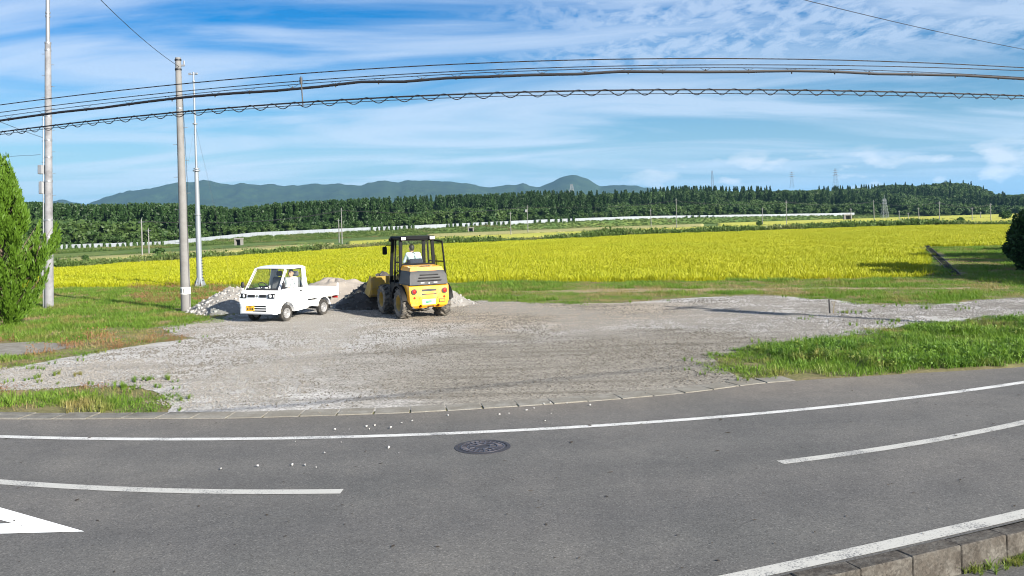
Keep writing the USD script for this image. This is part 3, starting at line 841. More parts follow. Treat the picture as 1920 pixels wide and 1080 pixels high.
r = np.random.default_rng(3)
lush = cat([blades(250, .85, .06, .20, .013, .9, r), blades(60, .85, .12, .30, .014, 1.0, r, clump=8)])
tall = cat([blades(190, .85, .10, .30, .016, 1.0, r), blades(120, .85, .22, .46, .020, 1.1, r, clump=9, droop=.6), leaf_cards(np.c_[r.uniform(-.42, .42, (60, 2)), r.uniform(.05, .28, 60)], .05, r, 1.5)])
low = blades(230, .85, .03, .11, .013, 1.1, r)
dry = blades(120, .85, .04, .20, .010, 1.3, r)
reds = cat([blades(60, .8, .08, .32, .014, .8, r), leaf_cards(np.c_[r.uniform(-.4, .4, (90, 2)), r.uniform(.05, .35, 90)], .035, r, 1.4)])

# where grass grows, in plan
near_line_pts = [(t * d, d) for t, d in NEAR]
back_edge = [tuple(G(px, py)[:2]) for px, py in [(-500, 553), (60, 541), (400, 536), (850, 530), (1300, 527), (1640, 522), (1735, 519), (1744, 516)]]
back_edge += [tuple(G(px, py)[:2]) for px, py in [(1720, 461), (1890, 460), (2100, 460)]]
front_edge = [(x, float(edge_y(x)) + (.40 if x > 4.9 else .74)) for x in np.linspace(40, -30, 60)]
grass_poly = Polygon(back_edge + [(45, 30)] + front_edge + [(-34, 40)]).buffer(0)
grass_poly = grass_poly.difference(LOT.buffer(-.16)).difference(slab_poly.buffer(-.05)).difference(unary_union([LineString([d0[:2], d1[:2]]).buffer(.44)]))
shapely.prepare(grass_poly)
bare_u = bare[0].buffer(-.1)
step = .62
step = .54
gx, gy = np.meshgrid(np.arange(-30, 44, step), np.arange(12, 70, step))
P = np.c_[gx.ravel(), gy.ravel()] + rng.uniform(-.22, .22, (gx.size, 2))
inside = shapely.contains_xy(grass_poly, P[:, 0], P[:, 1])
P = P[inside]
px_ = proj(np.c_[P, np.zeros(len(P))])
P = P[(px_[:, 0] > -260) & (px_[:, 0] < 2180)]
px_ = proj(np.c_[P, np.zeros(len(P))])
nz_ = frac(np.c_[P * .33, np.zeros(len(P))], 4, 4)
nz2 = frac(np.c_[P * .8, np.zeros(len(P))], 14, 3)
verge = (px_[:, 0] > 1250) & (px_[:, 1] > 575)
island = (px_[:, 0] < 420) & (px_[:, 1] > 700)
on_bare = shapely.contains_xy(bare_u, P[:, 0], P[:, 1])
redz = ((px_[:, 0] > 250) & (px_[:, 0] < 470) & (px_[:, 1] < 575)) | ((px_[:, 0] < 480) & (px_[:, 1] > 600) & (nz_ > .56)) | (island & (nz_ > .52))
u = rng.random(len(P))
kind_ = np.where(verge, np.where(nz2 > .54, 1, 0), np.where(nz_ > .50, 2, 0))
kind_ = np.where(on_bare, 3, kind_)
kind_ = np.where(~verge & (u < .14 + .25 * (nz2 > .58)), 3, kind_)
kind_ = np.where(redz & (u > .76), 4, kind_)
keep = ~(on_bare & (u > .3))
P, kind_ = P[keep], kind_[keep]
sc = rng.uniform(.62, 1.0, len(P)) * np.clip(.38 + shapely.distance(LOT, shapely.points(P)) * .6, .52, 1.0)
P3 = np.c_[P, np.zeros(len(P))]
sc = np.where((proj(np.c_[P, np.zeros(len(P))])[:, 1] < 560) & (kind_ != 1), sc * 1.05, sc)
instancer('grass', [('lush_grass', lush, M['grass'], False), ('tall_grass', tall, M['verge_grass'], False), ('short_grass', low, M['grass'], False), ('dry_grass', dry, M['dry_grass'], False), ('brown_weed', reds, M['red_weed'], False)],
          np.c_[P, np.full(len(P), -.02)], rng.uniform(0, 6.28, len(P)), np.c_[np.maximum(sc, .8), np.maximum(sc, .8), sc], kind_, label='green and straw-coloured grass on the verges and behind the lot', cat='grass')

# stray tufts creeping into the gravel and out of the kerb
tuft = blades(60, .30, .05, .20, .010, 1.0, r, clump=2)
tp = []
edge_ring = LOT.exterior
for s in np.arange(0, edge_ring.length, 1.1):
    q = edge_ring.interpolate(s)
    for k in range(2):
        o = rng.normal(0, .45, 2)
        if LOT.contains(Point(q.x + o[0], q.y + o[1])) and q.y > float(edge_y(q.x)) + .7:
            tp.append((q.x + o[0], q.y + o[1]))
for px, py in [(170, 697), (100, 690), (40, 715), (60, 712), (1500, 597), (1590, 588), (1605, 587), (1690, 575), (1740, 580), (1800, 578), (1680, 605), (1100, 572), (270, 718), (290, 716), (300, 720), (255, 722), (240, 727), (315, 735)]:
    g = G(px, py)
    for k in range(3):
        tp.append((g[0] + rng.normal(0, .25), g[1] + rng.normal(0, .3)))
tp = np.array(tp)
instancer('grass_tufts', [('tuft', tuft, M['grass'], False)], np.c_[tp, np.zeros(len(tp))], rng.uniform(0, 6.28, len(tp)), rng.uniform(.35, .95, len(tp)), label='small grass tufts creeping over the edges of the gravel', cat='grass')
kp = []
for px, py, n in [(1905, 1052, 8), (1870, 1048, 7), (1840, 1068, 7), (1815, 1072, 4), (1930, 1045, 6), (1888, 1060, 5), (1858, 1062, 5)]:
    g = G(px, py, -.25)
    for k in range(n):
        kp.append((g[0] + rng.normal(0, .09), g[1] + rng.normal(0, .05)))
kp = np.array(kp)
kerb_tuft = blades(34, .10, .04, .13, .006, 1.2, r, clump=3)
instancer('kerb_grass', [('tuft', kerb_tuft, M['grass'], False)], np.c_[kp, np.full(len(kp), -.25)], rng.uniform(0, 6.28, len(kp)), rng.uniform(.6, 1.3, len(kp)), label='grass tufts growing at the foot of the near kerb', cat='grass')

# ------------------------------------------------------------------ the ripe rice field
def rice_patch(seed):
    r = np.random.default_rng(seed)
    ms = []
    n = 36 * 13
    cl = (np.stack(np.meshgrid(np.arange(6), np.arange(6)), -1).reshape(-1, 2) + .5) * .27 - .81 + r.normal(0, .03, (36, 2))
    root = np.repeat(cl, 13, 0) + r.normal(0, .03, (n, 2))
    az = r.uniform(0, 2 * np.pi, n)
    h = np.repeat(r.normal(.82, .022, 36), 13) + r.normal(0, .04, n)
    out = np.stack([np.cos(az), np.sin(az)], 1)
    ln = r.uniform(.06, .20, n)
    s = np.array([.35, .75, 1.0, 1.12])
    zz = np.array([.35, .80, 1.0, .90])
    x = root[:, None] + out[:, None] * ln[:, None, None] * (s ** 2)[None, :, None]
    p = np.concatenate([x, (h[:, None] * zz[None])[..., None]], -1)
    side = np.stack([-np.sin(az), np.cos(az), 0 * az], 1)
    return strips(p, np.array([.014, .023, .022, .009]), side)


rice_px = [(-260, 546), (60, 538), (400, 533), (850, 527), (1300, 524), (1640, 519), (1742, 516), (1722, 460), (1900, 458), (2120, 456)]
rice_poly_pts = [tuple(G(px, py, 0.0)[:2]) for px, py in rice_px]
rice_poly_pts += [(t * d, d) for t, d in sorted(FAR, reverse=True) if t < .74]
RICE = Polygon(rice_poly_pts).buffer(0)
shapely.prepare(RICE)
gx, gy = np.meshgrid(np.arange(-60, 125, 1.5), np.arange(38, 180, 1.5))
Q = np.c_[gx.ravel(), gy.ravel()]
Q = Q[shapely.contains_xy(RICE.buffer(-.35), Q[:, 0], Q[:, 1])]
qp = proj(np.c_[Q, np.zeros(len(Q))])
Q = Q[(qp[:, 0] > -150) & (qp[:, 0] < 2080)]
Q = Q + rng.uniform(-.15, .15, Q.shape)
field = thing('rice_field', 'ripe yellow rice field stretching behind the gravel lot', 'rice field', kind='stuff')
gridx, gridy = np.meshgrid(np.linspace(-62, 126, 150), np.linspace(38, 180, 120))
mat('rice_floor', (0.19, 0.19, 0.010), .9, var=.35, scale=.9, world=True, bump=.8, bscale=9)
fl = sheet(RICE, -.16)
obj('under_canopy', fl, M['rice_floor'], field)
lod = frac(np.c_[Q * .05, np.zeros(len(Q))], 33, 3)
instancer('rice_stalks', [(f'rice_clumps', rice_patch(40 + k), M['rice'], False) for k in range(4)], np.c_[Q, -.72 + (frac(np.c_[Q * .16, np.zeros(len(Q))], 6, 3) - .5) * .16], rng.integers(0, 4, len(Q)) * np.pi / 2 + rng.normal(0, .1, len(Q)),
          rng.uniform(.95, 1.06, len(Q)), rng.integers(0, 4, len(Q)), parent=field, kind='stuff')
# skirt of standing stalks along the near edge
sk = []
ring = RICE.exterior
for s in np.arange(0, ring.length, .30):
    q = ring.interpolate(s)
    if q.y < 66:
        sk.append((q.x, q.y))
sk = np.array(sk)
r = np.random.default_rng(77)
edge_clump = cat([blades(40, .32, .45, .92, .024, .55, r, droop=.5)])
instancer('rice_edge', [('rice_clump', edge_clump, M['rice'], False)], np.c_[sk + rng.normal(0, .1, sk.shape), np.full(len(sk), -.5)], rng.uniform(0, 6.28, len(sk)), rng.uniform(.85, 1.1, len(sk)), parent=field, kind='stuff')

# ------------------------------------------------------------------ weeds on the far bank, embankment growth
r = np.random.default_rng(9)
def weed_clump(seed, n=150, h=1.0, w=1.7):
    r = np.random.default_rng(seed)
    b = blades(n, w, .25 * h, h, .055, .8, r, k=4, clump=7, droop=.5)
    c = r.normal(0, .33, (90, 3)) * [w * .6, w * .6, h * .5] + [0, 0, h * .38]
    c[:, 2] = np.abs(c[:, 2])
    return cat([b, leaf_cards(c, .17, r, 1.5)])


wt = []
for t in np.arange(-.62, .66, .0042):
    df = float(curve(FAR, t))
    for k in range(4):
        d = df + .8 + k * 1.5 + rng.uniform(-.5, .5)
        tj = t + rng.uniform(-.002, .002)
        wt.append((tj * d, d, -.30 if k < 3 else -.6, rng.uniform(.55, 1.15) * (1.15 if t > -.3 else .95)))
wt = np.array(wt)
nv = frac(np.c_[wt[:, :2] * .06, np.zeros(len(wt))], 5, 4)
wt[:, 3] *= 1.55 * np.clip(.55 + 1.4 * (nv - .24), .55, 1.25)
instancer('weed_bank', [('weeds', weed_clump(50 + k), M['weed'], False) for k in range(3)], wt[:, :3], rng.uniform(0, 6.28, len(wt)), wt[:, 3], rng.integers(0, 3, len(wt)), label='rough green weeds on the bank along the far edge of the rice', cat='weeds')
et = []
for t in np.arange(-.62, .46, .0045):
    dw = float(curve(WALL, t))
    for k in range(9):
        d = dw - 1.6 - k * 2.3 + rng.uniform(-.8, .8)
        tj = t + rng.uniform(-.002, .002)
        et.append((tj * d, d, rng.uniform(.5, .95)))
for f in (.0, .25, .54, .97):
    for t in np.arange(-.55, .66, .0035):
        ff = f + rng.uniform(-.012, .012)
        if frac(np.array([[t * 22, f * 9, 0]]), 8, 3)[0] < .40:
            continue
        d = (float(curve(FAR, t)) + 14) * (1 - ff) + (float(curve(WALL, t)) - 18) * ff
        et.append((t * d, d, rng.uniform(.35, .75)))
et = np.array(et)
ez = land(et[:, 0], et[:, 1])
instancer('embankment_growth', [('weeds', weed_clump(60 + k, 110, .9, 2.0), M['weed'], False) for k in range(3)], np.c_[et[:, :2], ez - .1], rng.uniform(0, 6.28, len(et)), et[:, 2] * 1.15, rng.integers(0, 3, len(et)), label='green undergrowth covering the embankment below the white wall', cat='undergrowth')

# ------------------------------------------------------------------ forest
def cedar(seed, h=12.0, w=3.6):
    r = np.random.default_rng(seed)
    n = 520
    s = r.random(n) ** .75                       # 0 top .. 1 bottom
    zc = h * (1 - s * .86)
    rad = w / 2 * (s ** .78) * (1 + .28 * np.sin(s * 34 + r.uniform(0, 6)) ) * r.uniform(.55, 1.08, n)
    a = r.uniform(0, 2 * np.pi, n)
    c = np.stack([np.cos(a) * rad, np.sin(a) * rad, zc], 1)
    out = np.stack([np.cos(a), np.sin(a), np.full(n, .5)], 1)
    lv = leaf_cards(c, .62, r, 1.7, up=.5, jitter=.55, outward=out)
    core = trimesh.creation.cone(radius=w * .30, height=h * .86, sections=7); core.apply_translation((0, 0, h * .12))
    tip = leaf_cards(np.c_[r.normal(0, .16, (8, 2)), h * r.uniform(.93, 1.01, 8)], .42, r, 1.8, up=2.2)
    return cat([lv, core, tip])


def round_tree(seed, h=9.0, w=8.0, n=620):
    r = np.random.default_rng(seed)
    ms = []
    k = 9
    cs = np.c_[r.uniform(-.30, .30, (k, 2)) * w, r.uniform(.42, .80, k) * h]
    for c in cs:
        rad = r.uniform(.17, .27) * w
        v = r.normal(size=(n // k, 3)); v /= np.linalg.norm(v, axis=1, keepdims=True)
        p = c + v * rad * r.uniform(.75, 1.1, (len(v), 1)) * [1, 1, .8]
        ms.append(leaf_cards(p, .75, r, 1.4, up=.4, jitter=.7, outward=v))
        s = trimesh.creation.icosphere(1, rad * .78); s.apply_scale([1, 1, .8]); s.apply_translation(c); ms.append(s)
    return cat(ms)


trees = []
for t0_, t1_, first in [(-.66, .72, 6.0)]:
    d_rel = first
    while d_rel < 460:
        for t in np.arange(t0_, t1_, .0088 if d_rel < 90 else .0080):
            dw = float(np.interp(t, [p[0] for p in WALL], [p[1] for p in WALL]))
            dr = float(np.interp(t, [p[0] for p in RIDGE], [p[1] for p in RIDGE]))
            d = dw + 5 + d_rel * (dr - dw + 25) / 465
            tj = t + rng.uniform(-.0045, .0045)
            trees.append((tj, d + rng.uniform(-2.5, 2.5), d_rel / 460))
        d_rel += 7.5 + d_rel * .018
trees = np.array(trees)
tx_, ty_ = trees[:, 0] * trees[:, 1], trees[:, 1]
tz = land(tx_, ty_)
room = top_allowed(trees[:, 0], ty_) - tz
kindn = frac(np.c_[tx_ * .018, ty_ * .018, 0 * tx_], 12, 4) + rng.normal(0, .05, len(tx_))
isb = (kindn > np.where(trees[:, 0] > .05, .385, .48)) | (trees[:, 2] < .022)
hh = np.where(isb, rng.uniform(5.5, 8.5, len(tx_)), rng.uniform(9.0, 13.5, len(tx_)))
hh = np.where(trees[:, 2] < .02, hh * .6, hh)
hh = np.minimum(hh, room * rng.uniform(.93, 1.01, len(tx_)))
ok = (hh > 2.2)
tx_, ty_, tz, hh, isb = tx_[ok], ty_[ok], tz[ok], hh[ok], isb[ok]
wid = np.where(isb, rng.uniform(.75, 1.2, len(hh)), rng.uniform(.8, 1.15, len(hh)))
sc3 = np.where(isb[:, None], np.stack([wid * np.clip(hh / 7.5, .5, 1.2)] * 2 + [hh / 9.0], 1), np.stack([wid * np.clip(hh / 11, .6, 1.15)] * 2 + [hh / 12.0], 1))
idx = np.where(isb, 3 + rng.integers(0, 3, len(hh)), rng.integers(0, 3, len(hh)))
instancer('forest', [('cedar', cedar(k), M['cedar'], False) for k in range(3)] + [('broadleaf', round_tree(80 + k), M['broadleaf'], False) for k in range(3)],
          np.c_[tx_, ty_, tz - .2], rng.uniform(0, 6.28, len(hh)), sc3, idx, label='dark cedar and broadleaf forest covering the low hills', cat='forest')

# ------------------------------------------------------------------ white wall along the embankment, with shrubs in front of it
WTOP = [(-600, 470), (0, 461), (100, 458.5), (300, 452.5), (480, 435), (640, 428), (860, 418.5), (1000, 412), (1080, 409), (1200, 405), (1400, 402), (1440, 401.5), (1600, 398.5), (1640, 397)]
mat('white_wall', (0.20, 0.225, 0.25), .7, var=.10, scale=.3, world=True, dirt=(0.16, 0.175, 0.18), dirt_at=(.50, .75), dscale=.15)
def wall_at(px):
    t = (px - 960) / FPX
    d = float(curve(WALL, t))
    yb = np.interp(px, [p[0] for p in WBASE], [p[1] for p in WBASE]); yt = np.interp(px, [p[0] for p in WTOP], [p[1] for p in WTOP])
    yt = yb - (yb - yt) * .95
    return np.array([t * d, d]), CAM_H - (yb - float(hz(px))) / FPX * d, CAM_H - (yt - float(hz(px))) / FPX * d
barrier = thing('barrier_wall', 'long white barrier wall on the embankment below the forest', 'wall')
edges = np.r_[np.arange(-120, 1602, 14.0), 1602]
for a, b in zip(edges[:-1], edges[1:]):
    (pa, za, ta), (pb, zb_, tb) = wall_at(a), wall_at(b)
    dv = pb - pa; L = np.linalg.norm(dv); nv = np.array([-dv[1], dv[0]]) / L * .12
    g = dv / L * .03
    pts = [(*(p + g * sg + n_), z) for p, sg, zl, zt in ((pa, 1, za, ta), (pb, -1, zb_, tb)) for n_ in (-nv, nv) for z in (zl - .5, zt)]
    obj('panel', hull(pts), M['white_wall'], barrier)

shrub_px = list(np.arange(112, 300, 11.0)) + [306] + list(np.arange(700, 780, 8.5)) + list(np.arange(838, 960, 9.0)) + [1002, 1012, 1030, 1042, 1054, 1066, 1076] + [1288, 1300, 1312, 1324, 1336, 1612, 1624, 1634]
r = np.random.default_rng(19)
sh_v = r.normal(size=(170, 3)); sh_v /= np.linalg.norm(sh_v, axis=1, keepdims=True)
shrub_leaf = cat([leaf_cards(sh_v * [.5, .5, .62] * r.uniform(.7, 1.1, (170, 1)) + [0, 0, .55], .20, r, 1.4, outward=sh_v, jitter=.7), hull(sh_v * [.38, .38, .5] + [0, 0, .55])])
root_shrub = None
for i, px in enumerate(shrub_px):
    p, zb_, zt = wall_at(px + rng.uniform(-2, 2))
    loc = (p[0] - .0, p[1] - 1.1, zb_ - .25)
    hgt = (zt - zb_) * rng.uniform(.85, 1.35) + .25
    s3 = (rng.uniform(.40, .75) * hgt * .75, rng.uniform(.40, .75) * hgt * .75, hgt * rng.uniform(.65, 1.05))
    if root_shrub is None:
        root_shrub = thing('roadside_shrub', 'small dark round shrub standing before the white wall', 'shrub', loc, 0, 'shrubs spaced along the white wall', scale=s3)
        obj('foliage', shrub_leaf, M['bush'], root_shrub, kind='stuff')
        obj('stem', cyl((0, 0, -.2), (0, 0, .5), .05, .03, 6), M['bark'], root_shrub)
    else:
        dup(root_shrub, loc, rng.uniform(0, 6.28), scale=s3)
for px, py, w_, lab in [(160, 484, 15, 'dark bush in the weeds left of the paired field poles'), (300, 478, 26, 'wide bush just right of the paired field poles'), (1704, 415.5, 9, 'small dark bush before the bright far paddy at right'), (1801, 413.5, 14, 'dark bush at the field edge right of the lattice tower'), (1424, 420, 13, 'dark bush at the foot of a field pole'), (1885, 407, 22, 'dark bushes at the far right field corner')]:
    g = G(px, py + 1.5, -.5)
    d = g[1]; wm = w_ / FPX * d
    bsh = thing('field_bush', lab, 'bush', (g[0], g[1], -.6), 0, scale=(wm * .9, wm * .9, wm * .5))
    obj('foliage', shrub_leaf, M['bush'], bsh, kind='stuff')
    obj('stem', cyl((0, 0, -.2), (0, 0, .5), .05, .03, 6), M['bark'], bsh)

# ------------------------------------------------------------------ juniper at the left edge
def juniper(seed, h=6.0):
    r = np.random.default_rng(seed)
    prof_z = np.array([.03, .14, .26, .44, .57, .66, .81, .90, 1.0]) * h
    prof_r = np.array([.25, .72, 1.02, 1.45, 1.58, 1.05, .70, .48, .16])
    ms, core = [], []
    for k in range(112):
        zt = h * (.10 + .90 * ((k + r.random()) / 112) ** .85)
        a = k * 2.39996 + r.uniform(-.3, .3)
        out_ = r.random() < .34
        ra = np.interp(zt, prof_z, prof_r) * (r.uniform(1.12, 1.38) if out_ else r.uniform(.62, 1.0))
        L = r.uniform(1.1, 1.6) if out_ else r.uniform(.6, 1.1)
        tip = np.array([math.cos(a) * ra, math.sin(a) * ra, zt + .1])
        slope = r.uniform(.45, .75)
        base = np.array([math.cos(a + .15) * max(ra - L * slope, .05), math.sin(a + .15) * max(ra - L * slope, .05), max(zt - L * .85, .15)])
        nseg = 560
        u = r.random(nseg) ** .85
        bend = np.array([math.cos(a), math.sin(a), -.7]) * .16 * (4 * u * (1 - u))[:, None]
        mid_ = base + (tip - base) * u[:, None] + bend
        spread = (.010 + (.095 if out_ else .13) * (1 - u) ** .8 * np.minimum(u * 4 + .35, 1))[:, None]
        off = r.normal(size=(nseg, 3)) * spread
        dirv = (tip - base) / np.linalg.norm(tip - base) + np.array([0, 0, .5])
        ms.append(leaf_cards(mid_ + off, .040, r, 4.2, up=.2, jitter=.40, outward=np.repeat(dirv[None], nseg, 0) + off * 3.0))
        core.append(tube(np.array([(0, 0, max(base[2] - .4, .1)), base, tip * [.93, .93, 1] - [0, 0, .15]]), [.03, .02, .005], 5))
    for k in range(10):
        a = r.uniform(0, 6.28); top = np.array([math.cos(a) * .30, math.sin(a) * .30, h + r.uniform(-.7, .30)])
        u = r.random(220)
        mid_ = np.array([0, 0, h - 1.5]) + (top - [0, 0, h - 1.5]) * u[:, None]
        ms.append(leaf_cards(mid_ + r.normal(size=(220, 3)) * (.04 + .14 * (1 - u))[:, None], .05, r, 4.0, up=1.6, jitter=.5))
    return cat(ms), cat(core)


jb = G(4, 612)
jt = thing('juniper_tree', 'bright green feathery juniper tree at the left edge', 'tree', (jb[0], jb[1], -.02))
jc, jk = juniper(5, 5.6)
obj('trunk', cat([tube(np.array([(0, 0, -.1), (.05, .02, 1.2), (-.03, .05, 3.0), (0, 0, 4.9)]), [.16, .13, .09, .03], 10)]), M['bark'], jt)
obj('branches', jk, M['bark'], jt, kind='stuff')
obj('crown', jc, M['juniper'], jt, kind='stuff')

# ------------------------------------------------------------------ dark leafy trees at the right edge
def bushy(seed, h, w, n, size):
    r = np.random.default_rng(seed)
    ms, br = [], []
    k = 26
    for i in range(k):
        s = r.uniform(.05, 1)
        a = r.uniform(0, 2 * np.pi)
        c = np.array([math.cos(a) * w * .34 * math.sin(math.pi * min(.98, s * .8 + .18)), math.sin(a) * w * .34 * math.sin(math.pi * min(.98, s * .8 + .18)), h * (.10 + .80 * s)])
        rad = w * r.uniform(.14, .24)
        v = r.normal(size=(n // k, 3)); v /= np.linalg.norm(v, axis=1, keepdims=True)
        ms.append(leaf_cards(c + v * rad * (r.random((len(v), 1)) ** .4) * [1, 1, .85], size, r, 1.7, jitter=.8, outward=v))
        br.append(tube(np.array([(0, 0, h * .1), c * [.4, .4, .75], c]), [.06, .04, .01], 5))
    return cat(ms), cat(br)


def place_tree(px, py, h, w, seed, label, n=5200, size=.16):
    g = G(px, py) if not isinstance(px, tuple) else np.array([*px, 0])
    tr = thing('leafy_tree', label, 'tree', (g[0], g[1], -.05))
    c, b = bushy(seed, h, w, n, size)
    obj('trunk', tube(np.array([(0, 0, -.1), (.05, 0, h * .3), (0, .05, h * .7)]), [.13, .10, .03], 8), M['bark'], tr)
    obj('branches', b, M['bark'], tr, kind='stuff')
    obj('crown', c, M['bush'], tr, kind='stuff')
    return tr


place_tree(1934, 506, 3.0, 2.3, 31, 'dark leafy tree cut by the right edge beside the rice', n=7000, size=.14)
sd = np.array([math.sin(SUN_AZ), math.cos(SUN_AZ)])          # plan direction towards the sun
shade = None
for (px, py, h, lab) in [(1640, 500, 8.0, 'leafy tree outside the right edge shading the rice corner'), (1680, 509, 7.4, 'leafy tree outside the right edge nearest the road'), (1752, 479, 8.2, 'leafy tree outside the right edge shading the middle of the cut plot'), (1800, 487, 7.6, 'second leafy tree outside the right edge shading the cut plot'), (1885, 468, 8.4, 'leafy tree outside the right edge shading the dark tree'), (1790, 519, 7.2, 'leafy tree outside the right edge shading the near end of the ditch')]:
    g = G(px, py)[:2] + sd * (h * .95) / math.tan(SUN_EL)
    if shade is None:
        shade = place_tree((float(g[0]), float(g[1])), 0, 8.0, 8.0, 41, lab, n=7800, size=.30)
        shade.SetCustomDataByKey('group', 'trees outside the right edge')
    else:
        dup(shade, (g[0], g[1], -.05), rng.uniform(0, 6.28), lab, 'trees outside the right edge', scale=(1.0, 1.0, h / 8.0))

# ------------------------------------------------------------------ materials of made things
mat('white_car_paint', (0.78, 0.79, 0.80), .28, var=.02, coat=.4, dirt=(0.55, 0.53, 0.48), dirt_at=(.62, .85), dscale=3)
mat('white_steel', (0.72, 0.73, 0.74), .45, var=.05, dirt=(0.45, 0.42, 0.36), dirt_at=(.58, .8), dscale=5)
mat('black_plastic', (0.018, 0.018, 0.020), .5, var=.2)
mat('dark_interior', (0.05, 0.052, 0.056), .75, var=.2)
mat('grey_seat', (0.15, 0.155, 0.165), .85, var=.2, scale=20)
mat('rubber', (0.022, 0.021, 0.020), .85, var=.3, scale=12, dirt=(0.12, 0.105, 0.085), dirt_at=(.5, .75), dscale=9)
mat('dusty_rubber', (0.045, 0.043, 0.040), .9, var=.3, scale=12, dirt=(0.20, 0.18, 0.15), dirt_at=(.42, .68), dscale=8)
mat('silver_rim', (0.36, 0.36, 0.365), .4, metallic=.5, var=.08)
mat('chrome', (0.75, 0.75, 0.76), .15, metallic=1.0, var=.03)
mat('headlight_glass', (0.80, 0.82, 0.84), .08, var=.02, coat=.8)
mat('yellow_plate', (0.80, 0.42, 0.02), .5, var=.05)
mat('plate_ink', (0.06, 0.05, 0.03), .6)
mat('loader_yellow', (0.70, 0.315, 0.008), .42, var=.06, dirt=(0.34, 0.24, 0.10), dirt_at=(.49, .78), dscale=4)
mat('faded_yellow', (0.34, 0.22, 0.03), .65, var=.12, dirt=(0.20, 0.15, 0.09), dirt_at=(.45, .7), dscale=4)
mat('hood_grey', (0.040, 0.042, 0.046), .6, var=.1, spec=.3, dirt=(0.08, 0.075, 0.065), dirt_at=(.55, .85), dscale=5)
mat('cab_black', (0.0045, 0.005, 0.006), .6, var=.15, spec=.14)
mat('red_lens', (0.42, 0.012, 0.008), .15, var=.08, coat=.7)
mat('white_lens', (0.86, 0.87, 0.86), .25, var=.02)
mat('navy_cloth', (0.022, 0.028, 0.048), .9, var=.2, scale=25)
mat('pale_blue_shirt', (0.52, 0.66, 0.68), .85, var=.08, scale=14)
mat('white_shirt', (0.74, 0.75, 0.75), .85, var=.06, scale=14)
mat('skin', (0.46, 0.29, 0.20), .6, var=.06)
mat('dark_hair', (0.016, 0.014, 0.013), .55, var=.2, scale=40)
mat('grey_hair', (0.12, 0.115, 0.11), .6, var=.2, scale=40)
mat('eye', (0.02, 0.018, 0.016), .2)
mat('pole_concrete', (0.165, 0.164, 0.162), .85, var=.10, scale=2.5, dirt=(0.12, 0.118, 0.114), dirt_at=(.48, .72), dscale=1.3, bump=.25, bscale=40)
mat('old_pole', (0.190, 0.194, 0.208), .8, var=.12, scale=3, dirt=(0.115, 0.114, 0.122), dirt_at=(.46, .66), dscale=2.2, bump=.3, bscale=40)
mat('galvanised', (0.26, 0.27, 0.285), .45, metallic=.55, var=.10, scale=9)
mat('mast_paint', (0.20, 0.225, 0.25), .5, metallic=.2, var=.06, scale=5)
mat('cable_black', (0.010, 0.010, 0.012), .6, var=.1)
mat('cast_iron', (0.040, 0.037, 0.042), .6, metallic=.4, var=.25, scale=12, dirt=(0.06, 0.057, 0.057), dirt_at=(.45, .7), dscale=10)
mat('white_stone', (0.42, 0.415, 0.40), .85, var=.12, scale=9)
mat('grey_rock', (0.26, 0.258, 0.252), .9, var=.22, scale=6, bump=.4, bscale=20)
mat('pale_rock', (0.33, 0.326, 0.315), .9, var=.18, scale=6, bump=.4, bscale=20)
mat('dark_rock', (0.085, 0.085, 0.08), .9, var=.4, scale=6, bump=.4, bscale=20)
mat('dark_soil', (0.050, 0.044, 0.040), .95, var=.4, scale=5, bump=.8, bscale=14)
mat('pile_gravel', (0.20, 0.188, 0.172), .95, var=.25, scale=7, bump=.9, bscale=18, world=True)
mat('pile_sand', (0.235, 0.21, 0.182), .95, var=.14, scale=5, bump=.7, bscale=22, world=True)
mat('tower_steel', (0.10, 0.11, 0.125), .6, metallic=.2, var=.1)
mat('marker_white', (0.80, 0.80, 0.78), .5, var=.04)
glass_pane('clear_glass', (0.93, 0.945, 0.94))
glass_pane('tinted_glass', (0.62, 0.70, 0.70))


# ------------------------------------------------------------------ people
def hand(wrist, along, palm_n, s=1.0, curl=.6):
    """Palm, four curled fingers and a thumb as bones."""
    a = np.array(along, float); a /= np.linalg.norm(a)
    n = np.array(palm_n, float); n -= a * (n @ a); n /= np.linalg.norm(n)
    b = np.cross(a, n)
    w = np.array(wrist, float)
    bones = []
    for k, (off, ln) in enumerate([(-.030, .066), (-.010, .076), (.010, .072), (.029, .056)]):
        kn = w + a * .088 * s + b * off * s
        bones.append((w + a * .015 + b * off * .6 * s, .016 * s, kn, .0135 * s))
        p, dirn = kn, a.copy()
        for j, f in enumerate((.45, .32, .23)):
            ang = curl * (j + .6) * .75
            dirn2 = a * math.cos(ang) + n * math.sin(ang)
            q = p + dirn2 * ln * f * s
            bones.append((p, (.0105 - .001 * j) * s, q, (.0095 - .001 * j) * s))
            p = q
    th = w + a * .030 * s - b * .030 * s
    t1 = th + (a * .6 - b * .7 + n * .35) * .036 * s
    t2 = t1 + (a * .85 - b * .1 + n * .6) * .030 * s
    bones += [(th, .014 * s, t1, .0115 * s), (t1, .0115 * s, t2, .009 * s)]
    return bones


